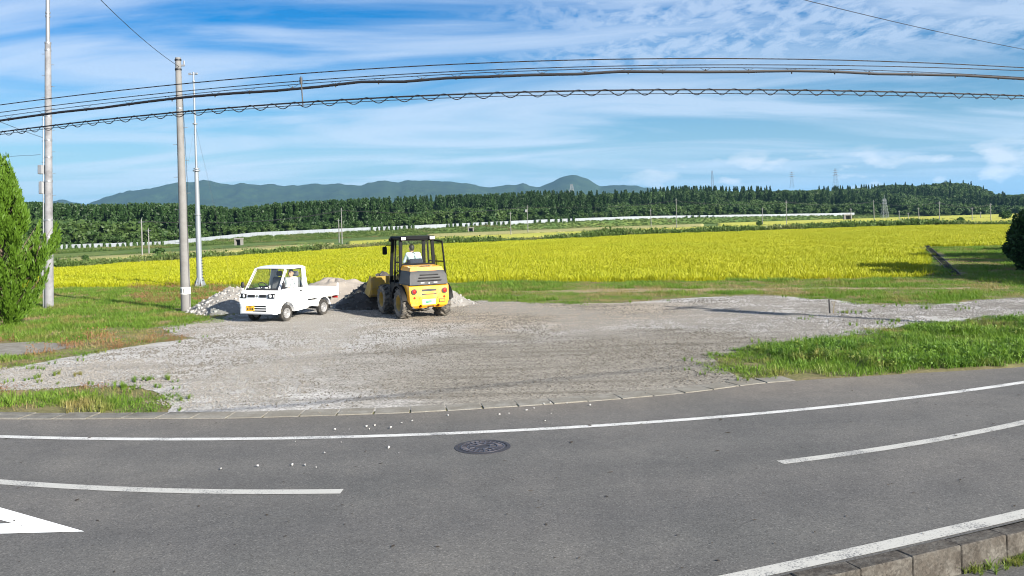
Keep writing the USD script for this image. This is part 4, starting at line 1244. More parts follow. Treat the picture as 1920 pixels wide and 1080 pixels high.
def person(name, label, loc, rotz, joints, shirt, trousers, hair, vest=None):
    """A seated or standing figure: one continuous body; hair and clothes are its children. Faces local +x."""
    J = {k: np.array(v, float) for k, v in joints.items()}
    t = thing(name, label, 'person', loc, rotz)
    hd, nk, ch, pv = J['head'], J['neck'], J['chest'], J['pelvis']
    f = np.array(joints.get('face', (1, 0, 0)), float); f /= np.linalg.norm(f)
    sd_ = np.cross([0, 0, 1.0], f)
    up_ = np.array([0, 0, 1.0])
    body = [(hd + up_ * .035 - f * .010, .088, hd - up_ * .045 + f * .015, .068), (hd + up_ * .02 + f * .02, .078, hd - up_ * .075 + f * .045, .040), (hd - up_ * .08 - f * .02, .055, nk - up_ * .05, .062),
            (hd + f * .088 + up_ * .012, .011, hd + f * .108 - up_ * .022, .015), (hd + f * .082 - up_ * .055, .017, hd + f * .086 - up_ * .055, .015)]
    for s in (-1, 1):
        body.append((hd + sd_ * s * .082 + up_ * .012, .018, hd + sd_ * s * .086 - up_ * .020, .013))
    tors = []
    sh = [J['shoulder_l'], J['shoulder_r']]
    tors += [(sh[0], .062, sh[1], .062), (ch + sd_ * .09, .115, ch - sd_ * .09, .115), (ch + sd_ * .07, .115, pv + sd_ * .07, .120), (ch - sd_ * .07, .115, pv - sd_ * .07, .120), (sh[0], .060, ch + sd_ * .08, .11), (sh[1], .060, ch - sd_ * .08, .11), (nk - up_ * .03, .060, ch, .10)]
    arms, fore = [], []
    for s in 'lr':
        arms.append((J['shoulder_' + s], .056, J['elbow_' + s], .043))
        fore.append((J['elbow_' + s], .042, J['wrist_' + s], .028))
    legs = [(pv + sd_ * .09, .115, pv - sd_ * .09, .115)]
    for s in 'lr':
        legs += [(J['hip_' + s], .095, J['knee_' + s], .062), (J['knee_' + s], .060, J['ankle_' + s], .042), (J['ankle_' + s], .045, J['ankle_' + s] + f * .15 - up_ * .03, .036)]
    hands = []
    for s, sg in (('l', 1), ('r', -1)):
        a = J['wrist_' + s] - J['elbow_' + s]
        hands += hand(J['wrist_' + s], a, -up_ + sd_ * -sg * .3, 1.0, 1.0)
    obj('body', blobs(body + tors + arms + fore + legs + hands, .022, 5), M['skin'], t, smooth=True)
    grow = lambda bs, g: [(a, ra + g, b, rb + g) for a, ra, b, rb in bs]
    obj('shirt', blobs(grow(tors[:-1] + arms + [(e, r0, e + (w - e) * .86, r1 + .004) for e, r0, w, r1 in fore], .013), .03, 5), M[shirt], t, smooth=True)
    obj('trousers', blobs(grow(legs[:1] + [x for k, x in enumerate(legs[1:]) if k % 3 != 2], .014), .03, 5), M[trousers], t, smooth=True)
    shoes = blobs(grow([x for k, x in enumerate(legs[1:]) if k % 3 == 2], .012), .03, 3)
    obj('shoes', shoes, M['black_plastic'], t, smooth=True)
    hr = blobs([(hd + up_ * .055 - f * .022, .090, hd + up_ * .03 - f * .035, .086), (hd - up_ * .035 - f * .055, .060, hd + up_ * .02 - f * .04, .080), (hd + up_ * .075 + f * .03, .055, hd + up_ * .08 - f * .02, .07)], .02, 4)
    obj('hair', hr, M[hair], t, smooth=True)
    for s in (-1, 1):
        e = trimesh.creation.icosphere(1, .011); e.apply_translation(hd + f * .084 + sd_ * s * .031 + up_ * .012)
        obj('eye', e, M['eye'], t)
    if vest:
        obj('vest', blobs(grow([(ch + sd_ * .085 + up_ * -.10, .118, pv + sd_ * .07, .122), (ch - sd_ * .085 - up_ * .10, .118, pv - sd_ * .07, .122)], .020), .03, 4), M[vest], t, smooth=True)
        obj('strap', cat([tube(np.array([nk + sd_ * .015 - f * .085 + up_ * .01, ch - f * .150 + sd_ * .005 + up_ * .12, ch - f * .152 + up_ * -.05, pv - f * .160]), .013, 6)]), M[vest], t)
    return t


# ------------------------------------------------------------------ wheels
def wheel(parent, name, c, r_, w, rim_r, side, tyre_m, rim_m, lugs=0, axis='y', holes=8):
    """A wheel whose outer face looks along side * y."""
    hub = UsdGeom.Xform.Define(stage, numbered(path_of(parent), name))
    hub.AddTranslateOp().Set(Gf.Vec3d(*[float(v) for v in c]))
    hub = hub.GetPrim()
    prof = [(rim_r, -w * .42), (rim_r + .02, -w * .48), (r_ * .90, -w * .5), (r_ * .985, -w * .40), (r_, -w * .25), (r_, w * .25), (r_ * .985, w * .40), (r_ * .90, w * .5), (rim_r + .02, w * .48), (rim_r, w * .42), (rim_r, -w * .42)]
    ty = [lathe(prof, 40, 'y')]
    if lugs:
        for k in range(lugs):
            for sgn in (-1, 1):
                a = (k + (.5 if sgn > 0 else 0)) / lugs * 2 * np.pi
                b = bx(.050, w * .56, .045, (0, 0, 0), .008, rot=(0, 0, sgn * .55))
                b.apply_translation((0, sgn * w * .23, r_ + .004))
                b.apply_transform(trimesh.transformations.rotation_matrix(a, [0, 1, 0]))
                ty.append(b)
    else:
        for k in range(4):
            y = (k - 1.5) * w * .17
            ty.append(lathe([(r_ - .002, y - w * .05), (r_ + .005, y - w * .045), (r_ + .005, y + w * .045), (r_ - .002, y + w * .05)], 40, 'y'))
    obj('tyre', cat(ty), tyre_m, hub, smooth=35)
    d = side
    rimp = [(0.001, d * w * .20), (rim_r * .28, d * w * .24), (rim_r * .34, d * w * .16), (rim_r * .78, d * w * .12), (rim_r * .86, d * w * .38), (rim_r * 1.0, d * w * .44), (rim_r * 1.01, -d * w * .44), (rim_r * .9, -d * w * .40), (0.001, -d * w * .1)]
    rm = lathe(rimp, 32, 'y')
    obj('rim', rm, rim_m, hub, smooth=30)
    hs = []
    for k in range(holes):
        a = k / holes * 2 * np.pi
        h = cyl((math.cos(a) * rim_r * .58, d * w * .10, math.sin(a) * rim_r * .58), (math.cos(a) * rim_r * .58, d * w * .152, math.sin(a) * rim_r * .58), rim_r * .10, n=8)
        hs.append(h)
    obj('rim_hole', cat(hs), M['black_plastic'], hub, kind='stuff')
    obj('hub_cap', cyl((0, d * w * .18, 0), (0, d * w * .33, 0), rim_r * .20, rim_r * .15, 14), rim_m, hub, smooth=30)
    return hub


# ------------------------------------------------------------------ the small white truck
fw_, rw_ = G(537, 603)[:2], G(608.5, 590.5)[:2]
fdir = (fw_ - rw_) / np.linalg.norm(fw_ - rw_)
WB = 1.93
XF, XR, TR = 1.10, 1.10 - WB, .70
tyaw = math.atan2(fdir[1], fdir[0])
left = np.array([-fdir[1], fdir[0]])
mid_w = (fw_ + rw_) / 2
tpos = mid_w - fdir * (XF + XR) / 2 - left * (TR - .0)
truck = thing('pickup_truck', 'small white cab-over pickup truck parked on the gravel with its nose towards the road', 'pickup truck', (*tpos, 0.004), tyaw)
wp = M['white_car_paint']
HW = .735
# lower cab, wheel arches cut out
side = [(1.685, .30), (1.69, .36), (1.69, .56), (1.695, .60), (1.70, .74), (1.675, .90), (1.60, .995), (1.36, 1.065), (.05, 1.065), (.05, .34), (.60, .30)]
lower = extrude_xz(side, -HW, HW)
arch = [cyl((XF, s * (HW + .1), .30), (XF, s * (HW - .24), .30), .345, n=28) for s in (-1, 1)]
archb = [bx(.69, .34, .34, (XF, s * (HW - .07), .14)) for s in (-1, 1)]
cabin_hole = bx(1.20, 1.36, .52, (.68, 0, 1.02))
low = diff(lower, *arch, *archb, cabin_hole)
obj('body', low, wp, truck, smooth=25)
# roof, pillars
tw, bwid = .655, .725
rp = []
for x, z, w in [(1.02, 1.695, tw - .01), (.96, 1.745, tw - .02), (.80, 1.785, tw - .07), (.30, 1.80, tw - .07), (.14, 1.775, tw - .03), (.08, 1.70, tw - .0), (.98, 1.70, tw)]:
    rp += [(x, w, z), (x, -w, z)]
obj('roof', hull(rp), wp, truck, smooth=40)
def bar(p0, p1, wx, wy):
    return hull([np.array(p) + np.array(o) for p in (p0, p1) for o in [(sx * wx / 2, sy * wy / 2, 0) for sx in (-1, 1) for sy in (-1, 1)]])
for s in (-1, 1):
    obj('front_pillar', bar((1.42, s * (bwid - .03), 1.05), (.99, s * (tw - .03), 1.72), .085, .055), wp, truck)
    obj('rear_pillar', hull([(.05, s * bwid, 1.05), (.30, s * bwid, 1.05), (.07, s * tw, 1.72), (.22, s * tw, 1.72), (.05, s * (bwid - .07), 1.05), (.30, s * (bwid - .04), 1.05), (.07, s * (tw - .07), 1.72), (.22, s * (tw - .04), 1.72)]), wp, truck)
# rear wall with its window
rear = bx(.035, 1.30, .70, (.0665, 0, 1.38)); rear = diff(rear, bx(.2, 1.02, .40, (.06, 0, 1.46)))
obj('rear_wall', rear, wp, truck)
obj('rear_window', bx(.006, 1.04, .42, (.072, 0, 1.46)), M['clear_glass'], truck)
ws = hull([(1.425, .66, 1.075), (1.425, -.66, 1.075), (1.00, .60, 1.70), (1.00, -.60, 1.70), (1.419, .66, 1.075), (1.419, -.66, 1.075), (.994, .60, 1.70), (.994, -.60, 1.70)])
obj('windscreen', ws, M['clear_glass'], truck)
seal = [tube(np.array([(1.432, s * .655, 1.07), (1.225, s * .625, 1.385), (1.008, s * .595, 1.70)]), .016, 6) for s in (-1, 1)] + [tube(np.array([(1.436, -.66, 1.07), (1.44, 0, 1.07), (1.436, .66, 1.07)]), .032, 6), tube(np.array([(1.005, -.6, 1.705), (1.015, 0, 1.707), (1.005, .6, 1.705)]), .016, 6)]
obj('windscreen_seal', cat(seal), M['black_plastic'], truck)
for s in (-1, 1):
    dr = thing  # noqa: F841
    door = UsdGeom.Xform.Define(stage, numbered(path_of(truck), 'door')).GetPrim()
    skin_ = extrude_xz([(1.33, 1.04), (.30, 1.04), (.285, .40), (.74, .38), (.80, .62), (1.02, .72), (1.33, .74)], s * HW - .004, s * HW + .012)
    obj('door_skin', skin_, wp, door)
    gw = hull([(1.36, s * .722, 1.075), (.305, s * .726, 1.075), (.30, s * .665, 1.665), (1.02, s * .665, 1.68), (1.36, s * .716, 1.075), (.305, s * .720, 1.075), (.30, s * .659, 1.665), (1.02, s * .659, 1.68)])
    obj('side_window', gw, M['clear_glass'], door)
    obj('window_frame', cat([tube(np.array([(1.36, s * .724, 1.07), (.30, s * .728, 1.07), (.295, s * .665, 1.675), (1.02, s * .665, 1.69), (1.36, s * .724, 1.07)]), .013, 6), bx(.02, .012, .60, (1.19, s * .70, 1.24), rot=(0, 0, 0)) if False else None]), M['black_plastic'], door)
    obj('handle', bx(.13, .024, .035, (.43, s * (HW + .020), .955), .008), M['black_plastic'], door)
    gap = cat([tube(np.array([(.29, s * (HW + .012), 1.05), (.282, s * (HW + .012), .40), (.74, s * (HW + .012), .375)]), .008, 4), tube(np.array([(1.34, s * (HW + .012), 1.05), (1.335, s * (HW + .012), .74)]), .008, 4)])
    obj('door_seam', gap, M['black_plastic'], door)
    mir = UsdGeom.Xform.Define(stage, numbered(path_of(truck), 'mirror')).GetPrim()
    obj('mirror_arm', cyl((1.33, s * .72, 1.10), (1.40, s * .83, 1.16), .013, n=8), M['black_plastic'], mir)
    obj('mirror_shell', bx(.07, .12, .20, (1.41, s * .86, 1.20), .03), M['black_plastic'], mir, smooth=40)
# nose
for s in (-1, 1):
    hl = UsdGeom.Xform.Define(stage, numbered(path_of(truck), 'headlight')).GetPrim()
    obj('lamp_housing', hull([(1.715, s * .45, .80), (1.715, s * .45, .935), (1.69, s * .70, .955), (1.695, s * .71, .79), (1.60, s * .738, .94), (1.60, s * .738, .80), (1.60, s * .45, .80), (1.58, s * .45, .93)]), M['black_plastic'], hl)
    obj('lamp_lens', lathe([(0.001, .018), (.045, .012), (.062, -.004), (.064, -.02)], 20, 'x', (1.703, s * .545, .868)), M['headlight_glass'], hl, smooth=True)
    obj('indicator_lens', bx(.02, .05, .09, (1.685, s * .675, .87), .008, rot=(0, 0, -s * .35)), M['red_lens'] if False else M['headlight_glass'], hl)
    obj('grille_opening', bx(.03, .30, .085, (1.694, s * .235, .865), .012), M['black_plastic'], truck)
    obj('fog_lamp', lathe([(0.001, .010), (.05, .006), (.056, -.01)], 16, 'x', (1.737, s * .60, .50)), M['white_steel'], truck, smooth=True)
obj('emblem', lathe([(0.001, .012), (.034, .012), (.040, 0)], 18, 'x', (1.690, 0, .868)), M['chrome'], truck)
bm = hull([(1.60, s * .745, z) for s in (-1, 1) for z in (.28, .62)] + [(1.72, s * .70, z) for s in (-1, 1) for z in (.28, .62)] + [(1.752, s * .60, z) for s in (-1, 1) for z in (.32, .58)])
bm = diff(bm, *[bx(.10, .55, .048, (1.755, .13, z)) for z in (.39, .465, .54)], *[cyl((XF, s * .9, .30), (XF, s * .5, .30), .345, n=24) for s in (-1, 1)])
obj('bumper', bm, wp, truck, smooth=25)
for z in (.39, .465, .54):
    obj('grille_slot', bx(.02, .545, .046, (1.722, .13, z)), M['black_plastic'], truck)
plate = UsdGeom.Xform.Define(stage, numbered(path_of(truck), 'number_plate')).GetPrim()
obj('plate', bx(.012, .33, .165, (1.758, -.24, .47), .004), M['yellow_plate'], plate)
rr = np.random.default_rng(2)
obj('plate_characters', cat([bx(.004, .13, .030, (1.765, -.24, .525))] + [bx(.004, .045, .075 * rr.uniform(.8, 1.0), (1.765, -.24 + (k - 1.5) * .066, .450)) if k != 1 else bx(.004, .018, .075, (1.765, -.24 + (k - 1.5) * .066, .450)) for k in range(4)]), M['plate_ink'], plate)
obj('wiper', cat([tube(np.array([(1.44, .30, 1.075), (1.30, -.05, 1.28)]), .009, 5), tube(np.array([(1.44, -.30, 1.075), (1.34, -.58, 1.22)]), .009, 5)]), M['black_plastic'], truck)
obj('aerial', cyl((1.05, -.665, 1.70), (.75, -.69, 2.02), .004, n=5), M['black_plastic'], truck)
# inside
obj('dashboard', hull([(1.40, s * .66, 1.08) for s in (-1, 1)] + [(1.12, s * .66, 1.04) for s in (-1, 1)] + [(1.15, s * .66, .80) for s in (-1, 1)] + [(1.42, s * .66, .85) for s in (-1, 1)]), M['dark_interior'], truck)
obj('cab_floor', bx(1.16, 1.34, .02, (.68, 0, .77)), M['dark_interior'], truck)
for s in (-1, 1):
    st = UsdGeom.Xform.Define(stage, numbered(path_of(truck), 'seat')).GetPrim()
    obj('cushion', bx(.50, .50, .12, (.52, s * .34, .84), .04), M['grey_seat'], st, smooth=40)
    obj('seat_back', bx(.12, .48, .52, (.25, s * .34, 1.13), .04, rot=(0, -.16, 0)), M['grey_seat'], st, smooth=40)
    obj('headrest', bx(.09, .25, .17, (.185, s * .34, 1.50), .035), M['grey_seat'], st, smooth=40)
sw = trimesh.creation.torus(.185, .014, major_sections=28, minor_sections=8); sw.apply_transform(trimesh.transformations.rotation_matrix(math.radians(-50), [0, 1, 0])); sw.apply_translation((.98, -.34, 1.12))
obj('steering_wheel', cat([sw, cyl((.98, -.34, 1.12), (1.18, -.34, .95), .025, n=8), bx(.02, .34, .04, (.985, -.34, 1.12), rot=(0, -.9, 0))]), M['black_plastic'], truck, smooth=40)
# cargo bed
obj('bed_floor', bx(1.70, 1.39, .05, (-.825, 0, .655)), M['white_steel'], truck)
for s in (-1, 1):
    g_ = bx(1.70, .032, .285, (-.825, s * .70, .79), .008)
    gate = UsdGeom.Xform.Define(stage, numbered(path_of(truck), 'side_gate')).GetPrim()
    obj('gate_panel', g_, wp, gate)
    obj('gate_rail', bx(1.70, .05, .035, (-.825, s * .705, .925), .01), wp, gate)
    for x in (-.25, -.83, -1.40):
        obj('gate_rib', bx(.03, .012, .20, (x, s * .721, .78)), wp, gate)
    obj('gate_latch', bx(.04, .02, .11, (-.08, s * .724, .80), .006), M['black_plastic'], gate)
    obj('corner_post', bx(.05, .05, .44, (-1.665, s * .69, .83), .008), wp, truck)
    obj('rear_fender', diff(extrude_xz(Point(XR, .30).buffer(.36, 24).difference(Point(XR, .30).buffer(.33, 24)).difference(sbox(-3, -1, 3, .34)), s * .57 - .07 if s > 0 else -.72, .72 if s > 0 else -.50), bx(.01, .01, .01, (5, 0, 0))), M['white_steel'], truck)
    obj('mudflap', bx(.012, .20, .24, (XR - .36, s * .60, .30)), M['black_plastic'], truck)
    tl = UsdGeom.Xform.Define(stage, numbered(path_of(truck), 'tail_light')).GetPrim()
    obj('tail_lens', bx(.05, .22, .09, (-1.70, s * .53, .56), .01), M['red_lens'], tl)
obj('tailgate', bx(.032, 1.39, .285, (-1.665, 0, .79), .008), wp, truck)
obj('headboard', bx(.03, 1.39, .42, (.015, 0, .88), .01), wp, truck)
obj('chassis', cat([bx(3.0, .09, .11, (-.15, s * .36, .50)) for s in (-1, 1)] + [bx(.08, .8, .10, (x, 0, .50)) for x in (-1.5, -.5, .0)] + [cyl((XR, -.62, .27), (XR, .62, .27), .05), cyl((XF, -.62, .27), (XF, .62, .27), .04), bx(.5, .35, .22, (.5, 0, .42))]), M['dark_interior'], truck)
obj('fuel_tank', bx(.40, .30, .20, (-.27, .48, .46), .03), M['white_steel'], truck)
obj('tool_box', bx(.10, .22, .16, (.03, .55, .40), .02), M['black_plastic'], truck)
for x in (XF, XR):
    for s in (-1, 1):
        wheel(truck, 'wheel', (x, s * (TR - .06), .272), .272, .15, .165, s, M['rubber'], M['silver_rim'])

c_, s_ = math.cos(tyaw), math.sin(tyaw)
def on_truck(p):
    return (tpos[0] + c_ * p[0] - s_ * p[1], tpos[1] + s_ * p[0] + c_ * p[1], p[2] + .004)
person('person', 'person in a white shirt with grey hair seated in the white truck', on_truck((0, 0, 0)), tyaw,
       dict(head=(.42, .34, 1.52), neck=(.40, .34, 1.40), chest=(.39, .34, 1.22), pelvis=(.44, .34, .98), face=(1, .25, 0), shoulder_l=(.40, .52, 1.34), shoulder_r=(.40, .16, 1.34), elbow_l=(.46, .585, 1.10), elbow_r=(.50, .12, 1.10), wrist_l=(.70, .50, 1.06), wrist_r=(.72, .22, 1.05),
            hip_l=(.45, .43, .97), hip_r=(.45, .25, .97), knee_l=(.86, .45, 1.00), knee_r=(.86, .23, 1.00), ankle_l=(.98, .44, .86), ankle_r=(.98, .24, .86)), 'white_shirt', 'navy_cloth', 'grey_hair')

# ------------------------------------------------------------------ the yellow wheel loader (local y = forward, x = right)
lr, rr_ = G(755, 597)[:2], G(829, 592)[:2]
LYAW = math.radians(25)
cmid = (G(748, 597)[:2] + G(835, 592)[:2]) / 2
lfw = np.array([-math.sin(LYAW), math.cos(LYAW)])
lpos = cmid + lfw * 0.86
loader = thing('wheel_loader', 'yellow compact wheel loader with open black cab, digging into the gravel pile', 'wheel loader', (*lpos, 0.004), LYAW)
ly, hg, cb = M['loader_yellow'], M['hood_grey'], M['cab_black']
YR, YF_, TW2 = -.90, 1.02, .66
def yx(pts, x0, x1):
    """A side profile in y and z, between two x."""
    m = trimesh.creation.extrude_polygon(Polygon(pts), x1 - x0, engine='earcut')
    v = m.vertices.copy(); m.vertices = np.c_[x0 + v[:, 2], v[:, 0], v[:, 1]]
    if m.volume < 0:
        m.invert()
    return m
# counterweight
cw = hull([(sx * w, y, z) for sx in (-1, 1) for (w, y, z) in [(.66, -1.60, 1.06), (.70, -1.46, 1.10), (.70, -1.50, .62), (.66, -1.62, .62), (.60, -1.60, .44), (.46, -1.52, .36), (.60, -.42, .52), (.70, -.95, 1.10), (.62, -.42, 1.10)]])
cw = diff(cw, *[cyl((s * .40, YR, .50), (s * 1.0, YR, .50), .56, n=32) for s in (-1, 1)], bx(.50, .10, .07, (0, -1.64, .93)), bx(.50, .10, .035, (0, -1.64, .80)), cyl((-.30, -1.7, .42), (-.30, -1.4, .42), .055), cyl((.30, -1.7, .42), (.30, -1.4, .42), .055), bx(.32, .3, .10, (.10, -1.60, .38)))
obj('counterweight', cw, ly, loader, smooth=28)
for z, h in ((.93, .07), (.80, .035)):
    obj('vent_slot', bx(.50, .02, h, (0, -1.592, z)), M['black_plastic'], loader)
for s in (-1, 1):
    tl = UsdGeom.Xform.Define(stage, numbered(path_of(loader), 'tail_light')).GetPrim()
    obj('bezel', lathe([(.062, -.02), (.092, -.02), (.088, .018), (.072, .024), (.066, .01)], 22, 'y', (s * .515, -1.628, .90)), M['black_plastic'], tl, smooth=30)
    l2 = lathe([(0.001, -.03), (.04, -.026), (.072, -.006), (.074, .02)], 22, 'y', (s * .515, -1.632, .90)); obj('lens', l2, M['red_lens'], tl, smooth=True)
    obj('reflector', lathe([(0.001, -.012), (.036, -.010), (.040, .01)], 16, 'y', (s * .505, -1.622, .70)), M['red_lens'], loader)
    obj('lifting_eye', lathe([(.022, -.012), (.040, -.012), (.040, .01), (.022, .01), (.022, -.012)], 16, 'y', (s * .31, -1.625, .69)), ly, loader)
np_ = UsdGeom.Xform.Define(stage, numbered(path_of(loader), 'number_plate')).GetPrim()
mat('plate_cream', (0.72, 0.68, 0.34), .5, var=.05); mat('plate_green', (0.06, 0.30, 0.16), .5, var=.1)
obj('plate', bx(.46, .012, .17, (-.02, -1.626, .56), .004), M['plate_cream'], np_)
obj('plate_mark', cat([bx(.20, .004, .085, (-.03, -1.634, .565)), bx(.10, .004, .03, (-.10, -1.634, .535))]), M['plate_green'], np_)
sp = UsdGeom.Xform.Define(stage, numbered(path_of(loader), 'small_plate')).GetPrim()
obj('plate_frame', bx(.20, .014, .11, (.42, -1.627, .585), .004), M['black_plastic'], sp)
obj('plate_face', bx(.16, .006, .075, (.42, -1.636, .585)), ly, sp)
# engine cover
hood = hull([(sx * w, y, z) for sx in (-1, 1) for (w, y, z) in [(.64, -1.60, 1.105), (.62, -1.55, 1.40), (.56, -1.46, 1.545), (.66, -.55, 1.105), (.60, -.52, 1.56)]])
obj('engine_cover', hood, hg, loader, smooth=28)
for z, w, y in ((1.42, .62, -1.545), (1.33, .72, -1.575), (1.24, .80, -1.59)):
    lv = bx(w, .030, .035, (.03, y - .012, z), .006, rot=(.25, 0, 0))
    obj('louvre', lv, M['black_plastic'], loader)
for s in (-1, 1):
    obj('latch_plate', bx(.14, .02, .05, (s * .22, -1.60, 1.17), .006), M['galvanised'], loader)
obj('brand_stud', lathe([(0.001, -.012), (.028, -.010), (.032, .01)], 14, 'y', (0, -1.607, 1.15)), M['galvanised'], loader)
top = hull([(sx * w, y, z) for sx in (-1, 1) for (w, y, z) in [(.58, -1.43, 1.548), (.60, -.55, 1.60), (.52, -1.38, 1.66), (.55, -.55, 1.70), (.60, -.55, 1.55)]])
obj('cover_top', top, ly, loader, smooth=28)
obj('top_decal', bx(.34, .16, .006, (.05, -1.12, 1.69), rot=(.05, 0, 0)), M['black_plastic'], loader)
# rear frame, belly
obj('rear_frame', cat([bx(.62, 1.5, .30, (0, -.7, .55), .03), cyl((-.62, YR, .49), (.62, YR, .49), .11), bx(.40, .3, .26, (0, YR, .49), .04)]), M['cab_black'], loader, smooth=30)
obj('pivot', cyl((0, 0.12, .35), (0, .12, .85), .10, n=14), M['cab_black'], loader, smooth=30)
for s in (-1, 1):
    obj('step', bx(.22, .34, .03, (s * .66, -.20, .52), .008), M['cab_black'], loader)
    fen = Point(0, 0).buffer(.60, 28).difference(Point(0, 0).buffer(.565, 28)).intersection(sbox(-.6, .12, .7, .7))
    ft = trimesh.creation.extrude_polygon(fen, .34, engine='earcut')
    v = ft.vertices.copy(); ft.vertices = np.c_[s * .70 - .17 + v[:, 2], YR + v[:, 0], .50 + v[:, 1]]
    if ft.volume < 0: ft.invert()
    obj('fender', ft, M['cab_black'], loader)
# cab: floor, posts, roof
obj('cab_floor', bx(1.20, 1.15, .05, (0, .02, 1.08), .01), cb, loader)
obj('cab_sill', cat([bx(.06, 1.15, .34, (s * .60, .02, .95), .01) for s in (-1, 1)] + [bx(1.2, .06, .40, (0, .58, .98), .01)]), cb, loader)
PW = .095
def post(p0, p1, w=PW):
    return hull([np.array(p) + [sx * w / 2, sy * w / 2, 0] for p in (p0, p1) for sx in (-1, 1) for sy in (-1, 1)])
RZ = 2.56
for s in (-1, 1):
    obj('rear_post', post((s * .60, -.50, 1.08), (s * .545, -.46, RZ)), cb, loader)
    obj('front_post', post((s * .60, .56, 1.05), (s * .55, .40, RZ)), cb, loader)
    obj('middle_post', post((s * .62, .06, 1.05), (s * .565, .04, RZ), .05), cb, loader)
    obj('side_rail', cat([post((s * .585, -.48, 1.78), (s * .59, .05, 1.78), .05) if False else bx(.05, .56, .045, (s * .59, -.22, 1.80), .008)]), cb, loader)
    obj('side_glass', bx(.008, .46, .70, (s * .575, -.22, 2.16), rot=(0, s * -.04, 0)), M['clear_glass'], loader)
obj('roof', hull([(sx * w, y, z) for sx in (-1, 1) for (w, y, z) in [(.62, -.58, RZ), (.64, -.50, RZ + .05), (.60, -.52, RZ + .10), (.62, .50, RZ), (.64, .44, RZ + .05), (.60, .44, RZ + .10)]]), cb, loader, smooth=35)
obj('rear_header', bx(1.10, .06, .07, (0, -.50, RZ - .02), .01), cb, loader)
obj('front_header', bx(1.10, .06, .07, (0, .42, RZ - .02), .01), cb, loader)
obj('rear_glass', bx(1.02, .008, .72, (0, -.485, 2.12), rot=(-.03, 0, 0)), M['clear_glass'], loader)
obj('front_glass', bx(1.04, .008, 1.35, (0, .49, 1.82), rot=(.10, 0, 0)), M['clear_glass'], loader)
obj('rear_sill', bx(1.16, .07, .07, (0, -.50, 1.72), .01), cb, loader)
# right door swung open
do = UsdGeom.Xform.Define(stage, numbered(path_of(loader), 'cab_door')).GetPrim()
P0, P1, P2, P3 = np.array([.66, -.48, 1.10]), np.array([.58, -.46, 2.50]), np.array([.80, -.74, 2.46]), np.array([.90, -.80, 1.12])
obj('door_frame', cat([tube(np.array([P0, P1]), .028, 8), tube(np.array([P1, P2]), .026, 8), tube(np.array([P2, P3]), .030, 8), tube(np.array([P3, P0]), .028, 8), tube(np.array([(P1 + P0) / 2, (P2 + P3) / 2]), .022, 8)]), cb, do)
obj('door_glass', hull([p + o for p in (P0, P1, P2, P3) for o in (np.array([0, 0, 0]), np.array([.006, .006, 0]))]), M['clear_glass'], do)
for x in (-.50, .50):
    wl = UsdGeom.Xform.Define(stage, numbered(path_of(loader), 'work_light')).GetPrim()
    obj('lamp_case', bx(.19, .08, .12, (x, -.585, RZ + .03), .02), cb, wl, smooth=35)
    obj('lamp_face', bx(.165, .02, .10, (x, -.632, RZ + .03), .008), M['white_lens'], wl)
fl_ = UsdGeom.Xform.Define(stage, numbered(path_of(loader), 'mirror')).GetPrim()
obj('mirror_arm', tube(np.array([(-.60, .42, 2.36), (-.74, .50, 2.36), (-.80, .52, 2.28)]), .016, 6), cb, fl_)
obj('mirror_shell', bx(.16, .07, .27, (-.80, .53, 2.18), .03), cb, fl_, smooth=40)
obj('roof_bracket', bx(.10, .12, .12, (-.66, .30, RZ - .02), .02), cb, loader)
for s in (-1, 1):
    obj('grab_rail', tube(np.array([(s * .66, -.46, 1.20), (s * .70, -.46, 1.25), (s * .68, -.46, 1.95), (s * .63, -.46, 2.0)]), .014, 6), cb, loader)
# inside of the cab
st = UsdGeom.Xform.Define(stage, numbered(path_of(loader), 'seat')).GetPrim()
obj('cushion', bx(.50, .48, .14, (0, -.12, 1.42), .04), M['navy_cloth'], st, smooth=40)
obj('seat_back', bx(.46, .11, .46, (0, -.365, 1.68), .04, rot=(.10, 0, 0)), M['navy_cloth'], st, smooth=40)
obj('seat_base', bx(.40, .40, .26, (0, -.12, 1.22), .03), cb, st)
sw = trimesh.creation.torus(.17, .014, major_sections=28, minor_sections=8); sw.apply_transform(trimesh.transformations.rotation_matrix(math.radians(35), [1, 0, 0])); sw.apply_translation((-.02, .36, 1.66))
obj('steering_wheel', cat([sw, cyl((-.02, .36, 1.66), (-.02, .48, 1.15), .04, n=8), bx(.32, .03, .02, (-.02, .36, 1.66), rot=(.6, 0, 0))]), M['black_plastic'], loader, smooth=40)
obj('control_lever', cat([cyl((.34, .12, 1.40), (.34, .16, 1.62), .012, n=6), bx(.14, .34, .22, (.36, 0, 1.36), .03)]), M['black_plastic'], loader)
# front frame, arm and bucket
obj('front_frame', cat([bx(.50, 1.0, .36, (0, .85, .56), .03), bx(.40, .30, .75, (0, .60, .95), .03), cyl((-.62, YF_, .49), (.62, YF_, .49), .11)]), M['faded_yellow'], loader, smooth=30)
arm = []
for s in (-1, 1):
    arm.append(yx([(.48, 1.18), (.62, 1.36), (1.35, 1.05), (1.98, .78), (1.98, .62), (1.86, .62), (1.25, .88), (.58, 1.08)], s * .30 - .05, s * .30 + .05))
obj('lift_arm', cat(arm + [cyl((-.34, 1.35, .98), (.34, 1.35, .98), .06)]), M['faded_yellow'], loader)
obj('tilt_cylinder', cat([cyl((0, .60, 1.30), (0, 1.25, 1.34), .05), cyl((0, 1.25, 1.34), (0, 1.95, 1.10), .028)]), M['galvanised'], loader, smooth=30)
obj('hose', cat([tube(np.array([(x, .5, 1.2), (x * 1.2, .85, 1.5), (x, 1.3, 1.25)]), .015, 6) for x in (-.22, .22, -.12)]), M['black_plastic'], loader)
